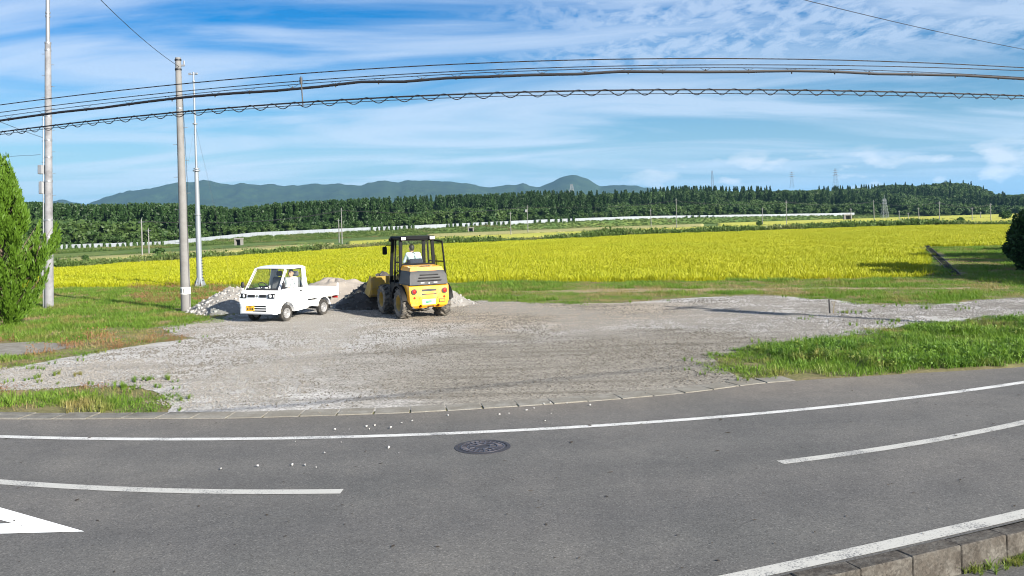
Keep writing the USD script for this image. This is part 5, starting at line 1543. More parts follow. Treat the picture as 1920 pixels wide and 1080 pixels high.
bp = [(1.95, 1.22), (1.98, .84), (2.08, .62), (2.30, .52), (2.86, .62), (2.86, .585), (2.28, .485), (2.05, .585), (1.94, .83), (1.91, 1.24)]
bk = UsdGeom.Xform.Define(stage, numbered(path_of(loader), 'bucket')).GetPrim()
obj('bucket_shell', yx(bp, -.88, .88), M['faded_yellow'], bk)
for s in (-1, 1):
    obj('bucket_side', yx([(1.95, 1.22), (1.98, .84), (2.08, .62), (2.30, .52), (2.86, .62), (2.45, .98), (2.10, 1.26)], s * .89 - .015, s * .89 + .015), M['faded_yellow'], bk)
obj('cutting_edge', yx([(2.84, .575), (2.98, .60), (2.98, .615), (2.84, .625)], -.92, .92), M['galvanised'], bk)
for s in (-1, 1):
    for y in (YR, YF_):
        w = UsdGeom.Xform.Define(stage, numbered(path_of(loader), 'wheel_mount')) if False else None
        # wheels face local x: build along y, then turn
        hubx = UsdGeom.Xform.Define(stage, numbered(path_of(loader), 'wheel'))
        hubx.AddTranslateOp().Set(Gf.Vec3d(s * TW2, y, .50)); hubx.AddRotateZOp().Set(-90.0 * s + 0.0)
        hp = hubx.GetPrim()
        w_, r0 = .36, .475
        prof = [(.26, -w_ * .42), (.29, -w_ * .48), (r0 * .88, -w_ * .5), (r0 * .97, -w_ * .42), (r0, -w_ * .25), (r0, w_ * .25), (r0 * .97, w_ * .42), (r0 * .88, w_ * .5), (.29, w_ * .48), (.26, w_ * .42), (.26, -w_ * .42)]
        ty = [lathe(prof, 40, 'y')]
        for k in range(15):
            for sg in (-1, 1):
                a = (k + (.5 if sg > 0 else 0)) / 15 * 2 * np.pi
                b = bx(.062, w_ * .58, .05, (0, 0, 0), .008, rot=(0, 0, sg * .62)); b.apply_translation((0, sg * w_ * .235, r0 + .006))
                b.apply_transform(trimesh.transformations.rotation_matrix(a, [0, 1, 0])); ty.append(b)
        obj('tyre', cat(ty), M['dusty_rubber'], hp, smooth=35)
        obj('rim', lathe([(0.001, w_ * .10), (.10, w_ * .14), (.12, w_ * .02), (.20, 0), (.235, w_ * .34), (.262, w_ * .43), (.265, -w_ * .43), (0.001, -w_ * .2)], 30, 'y'), M['faded_yellow'], hp, smooth=30)
        obj('wheel_nut', cat([cyl((math.cos(a) * .155, w_ * .0, math.sin(a) * .155), (math.cos(a) * .155, w_ * .07, math.sin(a) * .155), .014, n=6) for a in np.arange(8) / 8 * 2 * np.pi]), M['cab_black'], hp, kind='stuff')

def on_loader(p):
    c, s = math.cos(LYAW), math.sin(LYAW)
    return (lpos[0] + c * p[0] - s * p[1], lpos[1] + s * p[0] + c * p[1], p[2] + .004)
# person's local +x is forward; the loader's is +y
person('person', 'person in a pale blue shirt seen from behind, seated in the loader cab', on_loader((0, 0, 0)), LYAW + math.pi / 2,
       dict(head=(-.10, .06, 2.245), neck=(-.12, .04, 2.12), chest=(-.15, .02, 1.92), pelvis=(-.16, 0, 1.62), face=(1, .15, -.05), shoulder_l=(-.13, .215, 2.045), shoulder_r=(-.13, -.175, 2.045), elbow_l=(-.02, .30, 1.79), elbow_r=(-.04, -.30, 1.80), wrist_l=(.24, .16, 1.74), wrist_r=(.15, -.35, 1.68),
            hip_l=(-.14, .10, 1.60), hip_r=(-.14, -.10, 1.60), knee_l=(.30, .13, 1.62), knee_r=(.30, -.13, 1.62), ankle_l=(.42, .13, 1.20), ankle_r=(.42, -.13, 1.20)), 'pale_blue_shirt', 'navy_cloth', 'dark_hair', vest='navy_cloth')

# ------------------------------------------------------------------ heaps
def rock(seed, elong=.25):
    r = np.random.default_rng(seed)
    v = r.normal(size=(13, 3)); v /= np.linalg.norm(v, axis=1, keepdims=True)
    return hull(v * r.uniform(.75, 1.1, (13, 1)) * (1 + r.uniform(-elong, elong, 3)) * .5)


def mound(cx, cy, rx, ry, h, seed, yaw=0.0, sharp=1.25, n=56, k=26, rough=.22):
    a = np.linspace(0, 2 * np.pi, n, endpoint=False)
    s = np.linspace(0, 1, k)
    A, S = np.meshgrid(a, s, indexing='xy')
    wob = 1 + (frac(np.stack([np.cos(A) * 1.3, np.sin(A) * 1.3, 0 * A], -1), seed, 3) - .5) * .5
    x, y = np.cos(A) * S * rx * wob, np.sin(A) * S * ry * wob
    prof = (1 - S ** sharp) * (1 + .25 * (1 - S))  / 1.25
    nn = frac(np.stack([x * 1.4, y * 1.4, 0 * x], -1), seed + 3, 4) - .5
    nf = frac(np.stack([x * 7, y * 7, 0 * x], -1), seed + 5, 3) - .5
    z = h * prof * (1 + nn * 1.2 * rough * 2) + (nf * .10) * (1 - S ** 6) - .06 * S ** 8
    c, s_ = math.cos(yaw), math.sin(yaw)
    vi = np.arange(n * k).reshape(k, n)
    j = np.roll(vi, -1, 1)
    q = np.stack([vi[:-1], vi[1:], j[1:], j[:-1]], -1).reshape(-1, 4)
    return (np.stack([c * x - s_ * y, s_ * x + c * y, z], -1).reshape(-1, 3), q)


def heap_surface(mesh, n, seed):
    v, q = mesh
    t = trimesh.Trimesh(v, np.vstack([q[:, :3], q[:, [0, 2, 3]]]), process=False)
    p, f = trimesh.sample.sample_surface(t, n, seed=seed)
    return p


RK = [rock(100 + k) for k in range(5)]
def heap(name, label, g, rx, ry, h, seed, m, stones, smin, smax, stone_m, yaw=0.0, big=0, bigr=(.10, .22), big_m=None, sharp=1.25):
    t = thing(name, label, name.replace('_', ' '), (g[0], g[1], 0))
    mm = mound(0, 0, rx, ry, h, seed, yaw, sharp)
    obj('mound', mm, m, t, smooth=True)
    r = np.random.default_rng(seed)
    if stones:
        p = heap_surface(mm, stones, seed)
        instancer('stones', [('stone', RK[k], stone_m, False) for k in range(3)], p, r.uniform(0, 6.28, len(p)), (smin + (smax - smin) * r.random(len(p)) ** 2.5)[:, None] * r.uniform(.7, 1.2, (len(p), 3)), r.integers(0, 3, len(p)), parent=t)
    if big:
        p = heap_surface(mm, big, seed + 50)
        for k in range(big):
            q = RK[k % 5].copy(); q.apply_scale(r.uniform(*bigr)); q.apply_transform(trimesh.transformations.random_rotation_matrix(r.random(3)))
            q.apply_translation(p[k] + [0, 0, -.01])
            obj('rock', q, (big_m or stone_m), t)
    return t


def at_depth(px, d):
    return np.array([U(px, 500, d)[0], d])


heap('rubble_heap', 'heap of pale broken concrete and rock left of the white truck', at_depth(436, 33.2), 1.65, 1.75, .95, 5, M['pile_gravel'], 420, .05, .16, M['pale_rock'], big=90, bigr=(.10, .22), big_m=M['grey_rock'])
heap('sand_heap', 'smooth pale sand heap behind the bed of the white truck', at_depth(628, 36.0), 2.9, 1.7, 1.0, 15, M['pile_sand'], 240, .02, .06, M['pale_rock'], sharp=1.5)
heap('soil_heap', 'dark soil and rubble heap between the truck and the loader bucket', at_depth(716, 33.2), 2.1, 1.6, 1.22, 25, M['dark_soil'], 700, .03, .16, M['dark_rock'], big=50, bigr=(.10, .26), sharp=1.7)
heap('gravel_heap', 'pale gravel heap showing to the right of the loader', at_depth(803, 33.2), 1.7, 1.5, .86, 27, M['pile_gravel'], 700, .03, .12, M['grey_rock'], big=30, bigr=(.10, .2), sharp=1.15)

# ------------------------------------------------------------------ loose gravel on the lot, pebbles on the road
def stone_patch(seed, n, smin, smax):
    r = np.random.default_rng(seed)
    v0 = np.array([[1, 0, 0], [-1, 0, 0], [0, 1, 0], [0, -1, 0], [0, 0, 1], [0, 0, -1]], float)
    f0 = np.array([[0, 2, 4], [2, 1, 4], [1, 3, 4], [3, 0, 4], [2, 0, 5], [1, 2, 5], [3, 1, 5], [0, 3, 5]])
    s = smin + (smax - smin) * r.random(n) ** 2.2
    v = v0[None] * (s[:, None, None] / 2) * r.uniform(.6, 1.2, (n, 6, 1)) * np.array([1, 1, .75])
    a = r.uniform(0, 6.28, n)
    R = np.stack([np.stack([np.cos(a), -np.sin(a), 0 * a], -1), np.stack([np.sin(a), np.cos(a), 0 * a], -1), np.stack([0 * a, 0 * a, 1 + 0 * a], -1)], 1)
    v = np.einsum('nij,nkj->nki', R, v) + np.c_[r.uniform(-.65, .65, (n, 2)), s * .22][:, None]
    return trimesh.Trimesh(v.reshape(-1, 3), (f0[None] + (np.arange(n) * 6)[:, None, None]).reshape(-1, 3), process=False)


def island_tone(name, stops, rough=.9):
    M[name] = usdkit.material(stage, '/World/Looks/' + name, {'g': ('geometry', {}), 'r': ('rgb_ramp', {'ramp': stops}), 'p': ('principled_bsdf', {'roughness': rough, 'specular_ior_level': .25})},
                              [('g.random_per_island', 'r.fac'), ('r.color', 'p.base_color')], surface='p.BSDF')
island_tone('loose_gravel', [(0, (.20, .19, .175)), (.5, (.37, .355, .33)), (.85, (.50, .49, .47)), (1, (.68, .67, .65))])
island_tone('worn_gravel', [(0, (.13, .12, .103)), (.5, (.232, .214, .183)), (.85, (.315, .297, .262)), (1, (.49, .475, .44))])
LOTi = LOT.buffer(-.25)
shapely.prepare(LOTi)
gx, gy = np.meshgrid(np.arange(-22, 32, .95), np.arange(13, 44, .95))
S_ = np.c_[gx.ravel(), gy.ravel()] + rng.uniform(-.3, .3, (gx.size, 2))
S_ = S_[shapely.contains_xy(LOTi, S_[:, 0], S_[:, 1])]
sp_ = proj(np.c_[S_, np.zeros(len(S_))])
S_ = S_[(sp_[:, 0] > -200) & (sp_[:, 0] < 2100)]
den = frac(np.c_[S_ * .22, np.zeros(len(S_))], 71, 4) + np.where((S_[:, 0] > -4.5) & (S_[:, 0] < 6), -.16, .08) * np.clip(1.3 - np.maximum(S_[:, 1] - 30, 0) * .1, 0, 1)
idx = np.where(den > .50, 0, np.where(den > .40, 1, 2))
instancer('loose_gravel', [('dense_stones', stone_patch(1, 560, .012, .055), M['loose_gravel'], False), ('sparse_stones', stone_patch(2, 230, .012, .055), M['worn_gravel'], False), ('few_stones', stone_patch(3, 110, .012, .05), M['worn_gravel'], False)],
          np.c_[S_, np.full(len(S_), .004)], rng.uniform(0, 6.28, len(S_)), np.ones(len(S_)), idx, label='loose pale gravel strewn over the parking lot', cat='gravel')

PEB = [(414, 881, 1), (483, 876, 1.2), (548, 873, 1), (572, 874, 1), (608, 851, .9), (628, 807, 1.1), (655, 806, .6), (687, 801, 1), (703, 799, .9), (733, 804, 1.3), (753, 794, .8), (773, 791, 1.1), (840, 780, .9), (937, 778, .9), (954, 776, .6), (987, 771, 1.2), (1001, 767, .9), (1020, 759, 1.1), (1032, 757, 1.2), (1064, 758, .9), (1107, 761, 1.1), (1034, 777, .9), (1022, 790, .7), (729, 841, 1.2), (554, 829, .6), (640, 830, .5), (748, 850, .5), (593, 877, .5), (693, 805, .5)]
for k, (px, py, s) in enumerate(PEB):
    g = G(px, py)
    q = RK[k % 5].copy(); q.apply_scale(.036 * s * np.array([1, 1, .8])); q.apply_transform(trimesh.transformations.rotation_matrix(k * 1.7, [0, 0, 1]))
    obj('pebble', q, M['white_stone'], label='small white pebble lying loose on the grey asphalt', cat='pebble', group='white pebbles scattered on the road', loc=(g[0], g[1], .018 * s))
mat('leaf_litter', (0.030, 0.022, 0.014), .9, var=.3)
ll = []
r = np.random.default_rng(55)
for k in range(1500):
    x, y = r.uniform(-10, 14), r.uniform(7, 17.5)
    if not ROAD.buffer(-.1).contains(Point(x, y)):
        continue
    q = leaf_cards(np.zeros((1, 3)), r.choice([.012, .018, .028, .045], p=[.35, .35, .22, .08]), r, 1.8, up=0, jitter=1); q.vertices[:, 2] *= .12; q.apply_translation((x, y, .009)); ll.append(q)
ll = cat(ll)
obj('leaf_litter', ll, M['leaf_litter'], kind='stuff', label='tiny dark specks of leaf litter on the road', cat='litter')

# ------------------------------------------------------------------ manhole
mg = G(905, 838)
mh = thing('manhole_cover', 'round dark cast iron manhole cover in the near lane', 'manhole cover', (mg[0], mg[1], .0), .4)
obj('frame_ring', lathe([(.335, -.03), (.385, -.03), (.385, .005), (.335, .007), (.335, -.03)], 48), M['cast_iron'], mh, smooth=30)
obj('lid', lathe([(0.001, -.02), (.325, -.02), (.325, .004), (0.001, .004)], 48), M['cast_iron'], mh, smooth=30)
rel = [lathe([(r0, .002), (r0, .010), (r0 + .014, .010), (r0 + .014, .002), (r0, .002)], 40) for r0 in (.10, .20, .29)]
for k in range(24):
    a = k / 24 * 2 * np.pi
    b = bx(.075, .016, .010, (.252, 0, .006)); b.apply_transform(trimesh.transformations.rotation_matrix(a, [0, 0, 1])); rel.append(b)
for k in range(9):
    a = k / 9 * 2 * np.pi + .3
    b = bx(.07, .030, .010, (.152, 0, .006)); b.apply_transform(trimesh.transformations.rotation_matrix(a, [0, 0, 1])); rel.append(b)
mat('iron_relief', (0.09, 0.085, 0.10), .45, metallic=.5, var=.2)
obj('relief', cat(rel), M['iron_relief'], mh, kind='stuff')

# ------------------------------------------------------------------ tall poles
def pole_shaft(h, r0, r1, n=20):
    return cyl((0, 0, -.3), (0, 0, h), r0, r1, n)


g1 = G(92, 577); s1_ = g1[1] / FPX           # metres per pixel there
p1 = thing('utility_pole', 'tall mottled grey utility pole beside the juniper tree', 'utility pole', (g1[0], g1[1], 0), 0, tilt=(0, 1.3, 0))
H1 = (577 - 80) * s1_
obj('shaft', pole_shaft(H1, .185, .115), M['old_pole'], p1, smooth=40)
obj('top_section', cyl((0, 0, H1 - .25), (0, 0, H1 + 3.2), .085, .075, 14), M['galvanised'], p1, smooth=40)
for z in (H1 - .35, H1 - .05, H1 + 1.05, H1 + 1.2, 7.9, 6.9, 6.2, 5.2, 3.6, 2.9):
    rad = .185 + (.115 - .185) * min(z, H1) / H1 + .012 if z < H1 else .10
    obj('band', cyl((0, 0, z), (0, 0, z + .07), rad, rad, 18), M['galvanised'], p1, smooth=40)
obj('equipment_box', bx(.20, .22, .38, (-.28, -.04, (577 - 318) * s1_), .02), M['galvanised'], p1)
obj('equipment_box', bx(.16, .20, .52, (-.27, -.03, (577 - 352) * s1_), .02), M['galvanised'], p1)
obj('lower_box', bx(.17, .2, .55, (-.26, -.03, (577 - 512) * s1_), .02), M['galvanised'], p1)
#obj('warning_sleeve', cyl((0, 0, 2.35), (0, 0, 3.1), .206, .200, 20), M['marker_white'], p1, smooth=40)
obj('conduit', tube(np.array([(-.21, -.05, .0), (-.20, -.05, 2.0), (-.19, -.05, 5.0), (-.18, -.05, 8.0)]), .022, 6), M['galvanised'], p1)
for k, z in enumerate(np.arange(4.2, H1 - .4, .45)):
    s = 1 if k % 2 else -1
    rad = .185 - .07 * z / H1
    obj('step_bolt', cyl((s * rad, 0, z), (s * (rad + .14), 0, z), .010, n=6), M['galvanised'], p1)

g2 = G(349, 583); s2_ = g2[1] / FPX
p2 = thing('utility_pole', 'bare concrete utility pole with a striped white band near its foot', 'utility pole', (g2[0], g2[1], 0), 0, tilt=(0, -.3, 0))
H2 = (583 - 108) * s2_
obj('shaft', pole_shaft(H2, .185, .105), M['pole_concrete'], p2, smooth=40)
zb2 = (583 - 551) * s2_
obj('white_band', cyl((0, 0, zb2), (0, 0, zb2 + .26), .186, .184, 24), M['marker_white'], p2, smooth=40)
for k in range(7):
    a = math.radians(-160 + k * 24)
    obj('band_stripe', bx(.028, .010, .18, (math.cos(a) * .186, math.sin(a) * .186, zb2 + .13), rot=(0, 0, a + math.pi / 2)), M['black_plastic'], p2)
for z in (H2 - .12, H2 - .48, H2 - 1.95, H2 - 2.1):
    obj('band', cyl((0, 0, z), (0, 0, z + .06), .125, .125, 18), M['cable_black'] if z > H2 - 1 else M['galvanised'], p2, smooth=40)
obj('bracket', cat([bx(.30, .05, .06, (.10, 0, H2 - .30)), cyl((.22, 0, H2 - .30), (.22, 0, H2 - .12), .03)]), M['galvanised'], p2)
for k, z in enumerate(np.arange(2.6, H2 - .8, .62)):
    s = 1 if k % 2 else -1
    rad = .185 - .08 * z / H2
    obj('step_bolt', cyl((s * rad, 0, z), (s * (rad + .16), 0, z), .010, n=6), M['galvanised'], p2)
obj('ground_wire', tube(np.array([(.17, -.06, .0), (.16, -.05, 3), (.21, -.03, 5.0), (.15, -.05, H2 - 1.5)]), .008, 5), M['cable_black'], p2)

g3 = G(375, 538); s3_ = g3[1] / FPX
p3 = thing('radio_mast', 'slim pale steel mast with flanged joints and a small vane on top', 'mast', (g3[0], g3[1], 0), 0, tilt=(0, -.2, 0))
zj = (538 - 320) * s3_; zt = (538 - 140) * s3_
obj('lower_section', cyl((0, 0, .0), (0, 0, zj), .165, .105, 16), M['mast_paint'], p3, smooth=40)
obj('upper_section', cyl((0, 0, zj), (0, 0, zt), .062, .045, 12), M['mast_paint'], p3, smooth=40)
for z, rad in ((zj, .19), (zj + .10, .15), ((538 - 402) * s3_, .17), ((538 - 232) * s3_, .12), (zt - .35, .075), (zt - 1.0, .07)):
    obj('flange', cyl((0, 0, z - .03), (0, 0, z + .03), rad, rad, 18), M['galvanised'], p3, smooth=40)
obj('base_plate', cat([cyl((0, 0, -.05), (0, 0, .06), .36, .36, 18)] + [hull([(math.cos(a) * .15, math.sin(a) * .15, .55), (math.cos(a) * .34, math.sin(a) * .34, .05), (math.cos(a) * .13, math.sin(a) * .13, .05), (math.cos(a + .06) * .15, math.sin(a + .06) * .15, .55), (math.cos(a + .06) * .34, math.sin(a + .06) * .34, .05)]) for a in np.arange(6) / 6 * 2 * np.pi]), M['mast_paint'], p3)
obj('vane', cat([cyl((-.20, 0, zt + .02), (.20, 0, zt + .02), .022), bx(.16, .03, .12, (-.20, 0, zt + .05), .01), bx(.12, .1, .10, (.16, 0, zt + .06), .02), cyl((0, 0, zt), (0, 0, zt + .14), .05)]), M['galvanised'], p3)
for k in range(9):
    z = .35 + k * .15
    obj('climbing_peg', cyl((.12, -.05, z), (.27, -.08, z + .02), .014, n=6), M['cable_black'], p3)
zg = (538 - 232) * s3_
for k, (dx, dy) in enumerate([(2.2, -1.5), (-1.3, -1.2), (1.0, 2.5)]):
    obj('guy_wire', tube(np.array([(0, 0, zg), (dx, dy, 3.0)]) if False else np.array([(0, 0, zg), (dx * .5, dy * .5, zg * .5), (dx, dy, 0.05)]), .003, 4), M['cable_black'], p3)

# pole beyond the right edge: it carries the cables and throws the long shadow
ts = G(1250, 575)[:2]
HP = 10.4
gp = ts + sd * HP / math.tan(SUN_EL)
p4 = thing('utility_pole', 'utility pole outside the right edge that carries the roadside cables', 'utility pole', (gp[0], gp[1], 0))
obj('shaft', pole_shaft(HP, .19, .115), M['pole_concrete'], p4, smooth=40)
obj('transformer', cat([cyl((-.42, 0, HP - 2.0), (-.42, 0, HP - 1.0), .27, n=18), bx(.3, .1, .1, (-.2, 0, HP - 1.5))]), M['galvanised'], p4, smooth=40)
obj('crossarm', bx(1.7, .09, .09, (0, 0, HP - .35), .01, rot=(0, 0, .6)), M['galvanised'], p4)
obj('crossarm', bx(1.3, .09, .09, (0, 0, HP - .95), .01, rot=(0, 0, .6)), M['galvanised'], p4)

# ------------------------------------------------------------------ overhead wires
def cable_pts(px_pts, z, n=120, ext=True):
    """A cable that hangs at the level z where the photograph shows it, in plan a gentle bend along the road."""
    p = np.array(px_pts, float)
    xs = np.linspace(p[0, 0], p[-1, 0], n)
    co = np.polyfit(p[:, 0] - 960, p[:, 1], 3 if len(p) > 4 else 2)
    ys = np.polyval(co, xs - 960)
    out = []
    for x, y in zip(xs, ys):
        d = ray(x, y)
        out.append(EYE + d * ((z - CAM_H) / d[2]))
    out = np.array(out)
    if ext:
        a = (out[0] - out[6]); a /= np.linalg.norm(a[:2])
        out = np.vstack([[out[0] + a * s for s in (24, 16, 8)], out])
        b = (out[-1] - out[-7]); b /= np.linalg.norm(b[:2])
        out = np.vstack([out, [out[-1] + b * s for s in (6, 12, 18)]])
    return out


L1 = [(0, 196), (80, 187), (330, 159), (480, 145), (829, 121), (1200, 110), (1390, 109.5), (1720, 119), (1920, 126)]
L2 = [(0, 210), (92, 199), (330, 174), (480, 159), (840, 133), (1200, 122), (1500, 124), (1920, 132)]
L3 = [(0, 218), (330, 180), (480, 165), (840, 138), (1200, 128), (1540, 130), (1920, 145)]
L4 = [(0, 226), (92, 213), (214, 198), (330, 185), (480, 172), (757, 151), (905, 143), (1200, 134), (1550, 135), (1920, 148)]
L5 = [(0, 248), (80, 237), (222, 222), (330, 211), (480, 196), (770, 182), (1060, 172), (1200, 168), (1460, 168), (1920, 180)]
L6 = [(0, 252), (80, 243), (330, 215), (480, 202), (791, 187), (1200, 175.5), (1460, 176), (1920, 185)]
def wire(name, label, pts, z, r_, parent=None):
    return obj(name, tube(cable_pts(pts, z), r_, 6), M['cable_black'], smooth=40, label=label, cat='overhead wire') if parent is None else obj(name, tube(cable_pts(pts, z), r_, 6), M['cable_black'], parent, smooth=40)
wire('overhead_wire', 'topmost of the thin black wires crossing the whole sky', L1, 5.2, .0075)
wire('overhead_wire', 'second thin wire from the top, just below the topmost', L2, 5.08, .0062)
tb = thing('telephone_cable', 'thick black cable hung by small ties from a thin carrier wire', 'cable')
c3, c4 = cable_pts(L3, 4.42), cable_pts(L4, 4.36)
obj('carrier_wire', tube(c3, .0035, 5), M['cable_black'], tb)
wob = np.zeros_like(c4); wob[:, 2] = np.interp(np.arange(len(c4)), np.arange(0, len(c4) + 5, 5), rng.normal(0, .008, len(np.arange(0, len(c4) + 5, 5))))
obj('thick_cable', tube(c4 + wob, .0125, 8), M['cable_black'], tb, smooth=40)
kk = np.arange(4, len(c4) - 4, 4.8)
for k in kk:
    k = int(k)
    a, b = c3[k], c4[k]
    obj('hanger', cat([tube(np.array([a + [-.05, 0, 0], b]), .0022, 4), tube(np.array([a + [.05, 0, 0], b]), .0022, 4), cyl(b + [0, 0, -.020], b + [0, 0, .016], .006, n=6)]), M['cable_black'], tb)
sb = thing('spiral_cable', 'lowest pair of cables bound together by a looping spiral wire', 'cable')
c5, c6 = cable_pts(L5, 4.22, 400), cable_pts(L6, 4.185, 400)
obj('main_cable', tube(c5, .0075, 6), M['cable_black'], sb, smooth=40)
obj('lower_wire', tube(c6, .0035, 5), M['cable_black'], sb)
sl = np.r_[0, np.cumsum(np.linalg.norm(np.diff(c5, axis=0), axis=1))]
ss = np.arange(0, sl[-1], .02)
base5 = np.stack([np.interp(ss, sl, c5[:, i]) for i in range(3)], 1)
base6 = np.stack([np.interp(ss, np.r_[0, np.cumsum(np.linalg.norm(np.diff(c6, axis=0), axis=1))], c6[:, i]) for i in range(3)], 1)
ph = ss / .235 * 2 * np.pi + .6 * np.sin(ss * .7)
loop = base5.copy()
loop[:, 2] += -.019 + .027 * np.sin(ph)
loop[:, 1] += .02 * np.cos(ph)
obj('spiral_wire', tube(loop, .0042, 4), M['cable_black'], sb)
ks = int(np.argmin(np.abs(proj(c4)[:, 0] - 566)))
k5 = int(np.argmin(np.abs(proj(c5)[:, 0] - 566)))
obj('spacer_rod', cat([cyl(c4[ks] + [0, 0, .10], c5[k5] + [0, 0, -.03], .006, n=6), cyl(c4[ks] + [0, 0, .03], c4[ks] + [0, 0, .09], .014, n=6)]), M['cable_black'], tb)

A_, B_ = U(1585, 0, 26.0), U(1920, 77, 33.5)
AB = B_ - A_
def sagline(a, b, sag, n=24):
    s = np.linspace(0, 1, n)
    p = a + (b - a) * s[:, None]; p[:, 2] -= sag * 4 * s * (1 - s)
    return p
obj('overhead_wire', tube(sagline(A_ - AB * .9, B_ + AB * 1.0, .35), .010, 6), M['cable_black'], smooth=40, label='single wire slanting down across the upper right corner', cat='overhead wire')
top2 = np.array([g2[0], g2[1], H2 - .35])
A_ = U(205, 0, 24.0)
obj('overhead_wire', tube(sagline(top2, A_ + (A_ - top2) * .6, .25), .009, 6), M['cable_black'], smooth=40, label='wire slanting up left from the top of the bare pole', cat='overhead wire')
w0 = U(80, 258, g1[1] - .1); w1 = U(-30, 208, 30.0)
obj('overhead_wire', tube(sagline(w0, w1 + (w1 - w0) * 1.5, .15), .009, 6), M['cable_black'], smooth=40, label='short wire slanting down to the mottled pole at upper left', cat='overhead wire')
w0 = U(76, 290, g1[1] - .1); w1 = U(-40, 290, 34.0)
obj('overhead_wire', tube(sagline(w0, w1 + (w1 - w0) * 1.5, .1), .008, 6), M['cable_black'], smooth=40, label='level wire meeting the mottled pole above the juniper tip', cat='overhead wire')

# ------------------------------------------------------------------ far line poles
FP = [(267, 410, 483, 'taller of the paired poles at the left field edge'), (279.5, 428, 480, 'shorter of the paired poles at the left field edge'), (636, 410, 455, 'shorter of the twin poles left of the loader'), (641.5, 390, 457, 'taller of the twin poles left of the loader'),
      (958, 397, 443, 'field pole standing just right of the loader cab'), (990, 384, 437, 'pole with a box near its top right of the loader'), (1221, 391, 431, 'shorter pole left of the tall pole in mid field edge'), (1269, 372, 429, 'tall thin pole at the middle of the field edge'),
      (1430, 389, 422, 'short pole beside a dark bush at the field edge'), (1475, 375, 424, 'tall pole at the end of the white wall stretch'), (1596, 390, 419, 'short pole just left of the tall one before the lattice tower'), (1639, 375, 416, 'tall pole just left of the lattice tower'),
      (1703, 399, 412, 'tiny pole between the lattice tower and the next field pole'), (1723, 389, 415, 'field pole first to the right of the lattice tower'), (1762, 377, 419, 'tall field pole second to the right of the lattice tower'), (1823, 389, 415, 'short field pole third right of the lattice tower'), (1858, 381, 416, 'tall field pole nearest the dark tree at right'),
      (1686, 395, 411, 'tiny pole right behind the lattice tower'), (1839, 397, 410, 'tiny pole between the two last field poles'), (1353, 391, 404, 'small pole standing above the white wall')]
tops = {}
for px, yt, yb, lab in FP:
    z0 = -1.2 if yb > 406 else 1.2
    g = G(px, yb, z0)
    d = g[1]
    h = (yb - yt) / FPX * d
    rad = max(.12, .75 * 1.0 / FPX * d * .95)
    rad = min(rad, .22)
    t = thing('field_pole', lab, 'utility pole', (g[0], d, z0 - .1))
    obj('shaft', cyl((0, 0, -.3), (0, 0, h), rad, rad * .72, 10), M['pole_concrete'], t, smooth=40)
    obj('crossarm', bx(.9, .10, .10, (0, 0, h * .93)), M['tower_steel'], t)
    obj('insulator', cyl((0, 0, h), (0, 0, h + .18), .05, n=6), M['tower_steel'], t)
    tops[px] = np.array([g[0], d, z0 + h * .93])
    if px == 990:
        obj('equipment_box', bx(.7, .5, .9, (-.45, 0, h * .80), .05), M['galvanised'], t)
chain = [267, 641.5, 990, 1269, 1475, 1639, 1762, 1858]
names = ['wire from the paired left poles to the twin poles', 'wire from the twin poles to the pole with a box', 'wire from the pole with a box to the tall mid pole', 'wire along the white wall to the tall pole at its end', 'wire from the wall end to the pole by the lattice tower', 'wire passing behind the lattice tower', 'wire between the two last tall field poles']
for a, b, lab in zip(chain[:-1], chain[1:], names):
    t = thing('field_wire', lab, 'overhead wire')
    for o in (-.4, .4):
        obj('strand', tube(sagline(tops[a] + [o, 0, 0], tops[b] + [o, 0, 0], 1.2, 10), .035, 4), M['cable_black'], t)

# ------------------------------------------------------------------ lattice towers
def lattice(name, label, px, yt, yb, z0, wbase, wtop, d, arms=(), m='tower_steel', levels=7, thick=.09):
    g = U(px, yb, d)
    h = (yb - yt) / FPX * d
    t = thing(name, label, 'steel tower', (g[0], d, g[2] - .2))
    def corner(s, z):
        w = wbase + (wtop - wbase) * z / h
        return np.array([s[0] * w / 2, s[1] * w / 2, z])
    cs = [(-1, -1), (1, -1), (1, 1), (-1, 1)]
    for s in cs:
        obj('leg', cyl(corner(s, 0), corner(s, h), thick, thick * .7, 5), M[m], t)
    zs = h * (1 - (1 - np.linspace(0, 1, levels + 1)) ** 1.25)
    for i in range(levels):
        br = []
        for k in range(4):
            a, b = cs[k], cs[(k + 1) % 4]
            br += [cyl(corner(a, zs[i]), corner(b, zs[i + 1]), thick * .5, n=4), cyl(corner(b, zs[i]), corner(a, zs[i + 1]), thick * .5, n=4), cyl(corner(a, zs[i + 1]), corner(b, zs[i + 1]), thick * .5, n=4)]
        obj('bracing', cat(br), M[m], t)
    for f, w in arms:
        obj('crossarm', cat([hull([(-w / 2, 0, f * h), (w / 2, 0, f * h), (0, .15, f * h + .25 * w * .3), (0, -.15, f * h + .25 * w * .3), (0, -.15, f * h), (0, .15, f * h)])]), M[m], t)
    return t


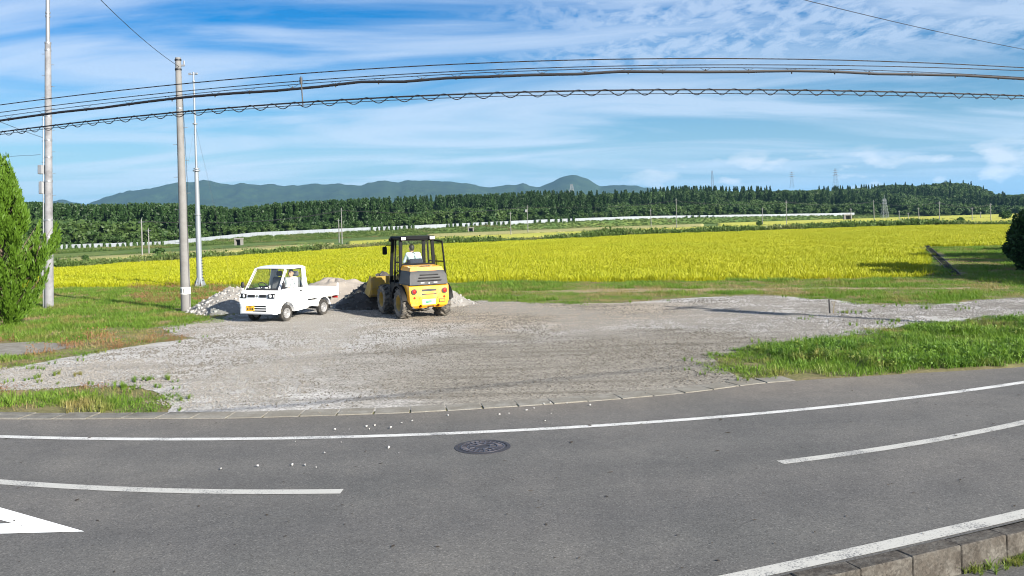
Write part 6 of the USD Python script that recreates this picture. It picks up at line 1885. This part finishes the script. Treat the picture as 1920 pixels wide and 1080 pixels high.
tw_ = lattice('lattice_tower', 'pale steel lattice tower with platforms at the forest edge', 1659, 372, 412, 0, 3.0, 1.1, 415, arms=(), m='mast_paint', levels=7, thick=.075)
hT = 40 / FPX * 415
obj('platform', cat([bx(2.3, 1.8, .10, (-.4, 0, hT * .78)), bx(1.9, 1.5, .10, (-.35, 0, hT * .93))]), M['mast_paint'], tw_)
obj('antenna', cyl((.1, 0, hT), (.1, 0, hT + 1.9), .06, n=6), M['mast_paint'], tw_)
lattice('transmission_tower', 'thin steel mast rising behind the forest near the middle', 1336, 320, 352, 0, 2.4, 1.2, 900, levels=9, thick=.06)
lattice('transmission_tower', 'faint pylon behind the forest left of the taller pylon', 1485, 322, 352, 0, 6, 1.6, 1500, arms=((.70, 13), (.82, 12), (.93, 10)), levels=8, thick=.075)
lattice('transmission_tower', 'tallest pylon rising where the right hill begins', 1567, 316, 352, 0, 7, 1.8, 1250, arms=((.66, 12), (.78, 11), (.90, 9)), levels=8, thick=.075)
lattice('transmission_tower', 'small white tower in front of the rounded mountain', 1072, 345, 362, 0, 4, 1.5, 720, arms=(), levels=6, thick=.20, m='mast_paint')

# ------------------------------------------------------------------ small concrete things far off, stake
mat('far_concrete', (0.17, 0.165, 0.15), .8, var=.1)
def culvert(px, yt, yb, wpx, z0, lab, dark=True):
    g = G(px, yb, z0); d = g[1]; w = wpx / FPX * d; h = (yb - yt) / FPX * d
    t = thing('culvert', lab, 'culvert', (g[0], d, z0 - .1))
    for s in (-1, 1):
        obj('side_wall', bx(w * .16, 1.6, h, (s * w * .42, 0, h / 2)), M['far_concrete'], t)
    obj('top_slab', bx(w * 1.1, 1.8, h * .22, (0, 0, h * 1.08)), M['far_concrete'], t)
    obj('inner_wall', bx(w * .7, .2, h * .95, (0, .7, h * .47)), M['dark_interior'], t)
culvert(448, 447.5, 459, 13, -.9, 'small concrete culvert mouth below the white wall behind the truck')
culvert(883, 427, 433.5, 11, -.6, 'little concrete culvert below the wall right of the loader')
culvert(1162, 415, 421.5, 12, -.8, 'concrete culvert under the embankment left of the mid field poles')
culvert(1589, 403, 411, 14, -.3, 'pale culvert mouth at the right end of the white wall')
rg = G(113, 499, -.2); rw = 18 / FPX * rg[1]
rl = thing('guard_rail', 'low white pipe rail at the far left corner of the rice', 'rail', (rg[0], rg[1], -.2))
for s in (-1, 0, 1):
    obj('rail_post', cyl((s * rw / 2, 0, 0), (s * rw / 2, 0, .45), .04, n=8), M['marker_white'], rl)
obj('rail_bar', bx(rw, .06, .08, (0, 0, .45)), M['marker_white'], rl)
kg = G(1556, 588)
stk = thing('stake', 'short dark stake standing in the gravel at right', 'stake', (kg[0], kg[1], 0), tilt=(0, -2, 0))
obj('stake_rod', cyl((0, 0, -.1), (0, 0, .43), .026, .022, 8), M['cable_black'], stk)
obj('twig', cat([tube(np.array([(.10, 0, 0), (.14, 0, .2), (.20, .02, .42)]), .006, 4), tube(np.array([(.12, 0, 0), (.13, 0, .2), (.11, .02, .36)]), .005, 4)]), M['dry_grass'], stk)
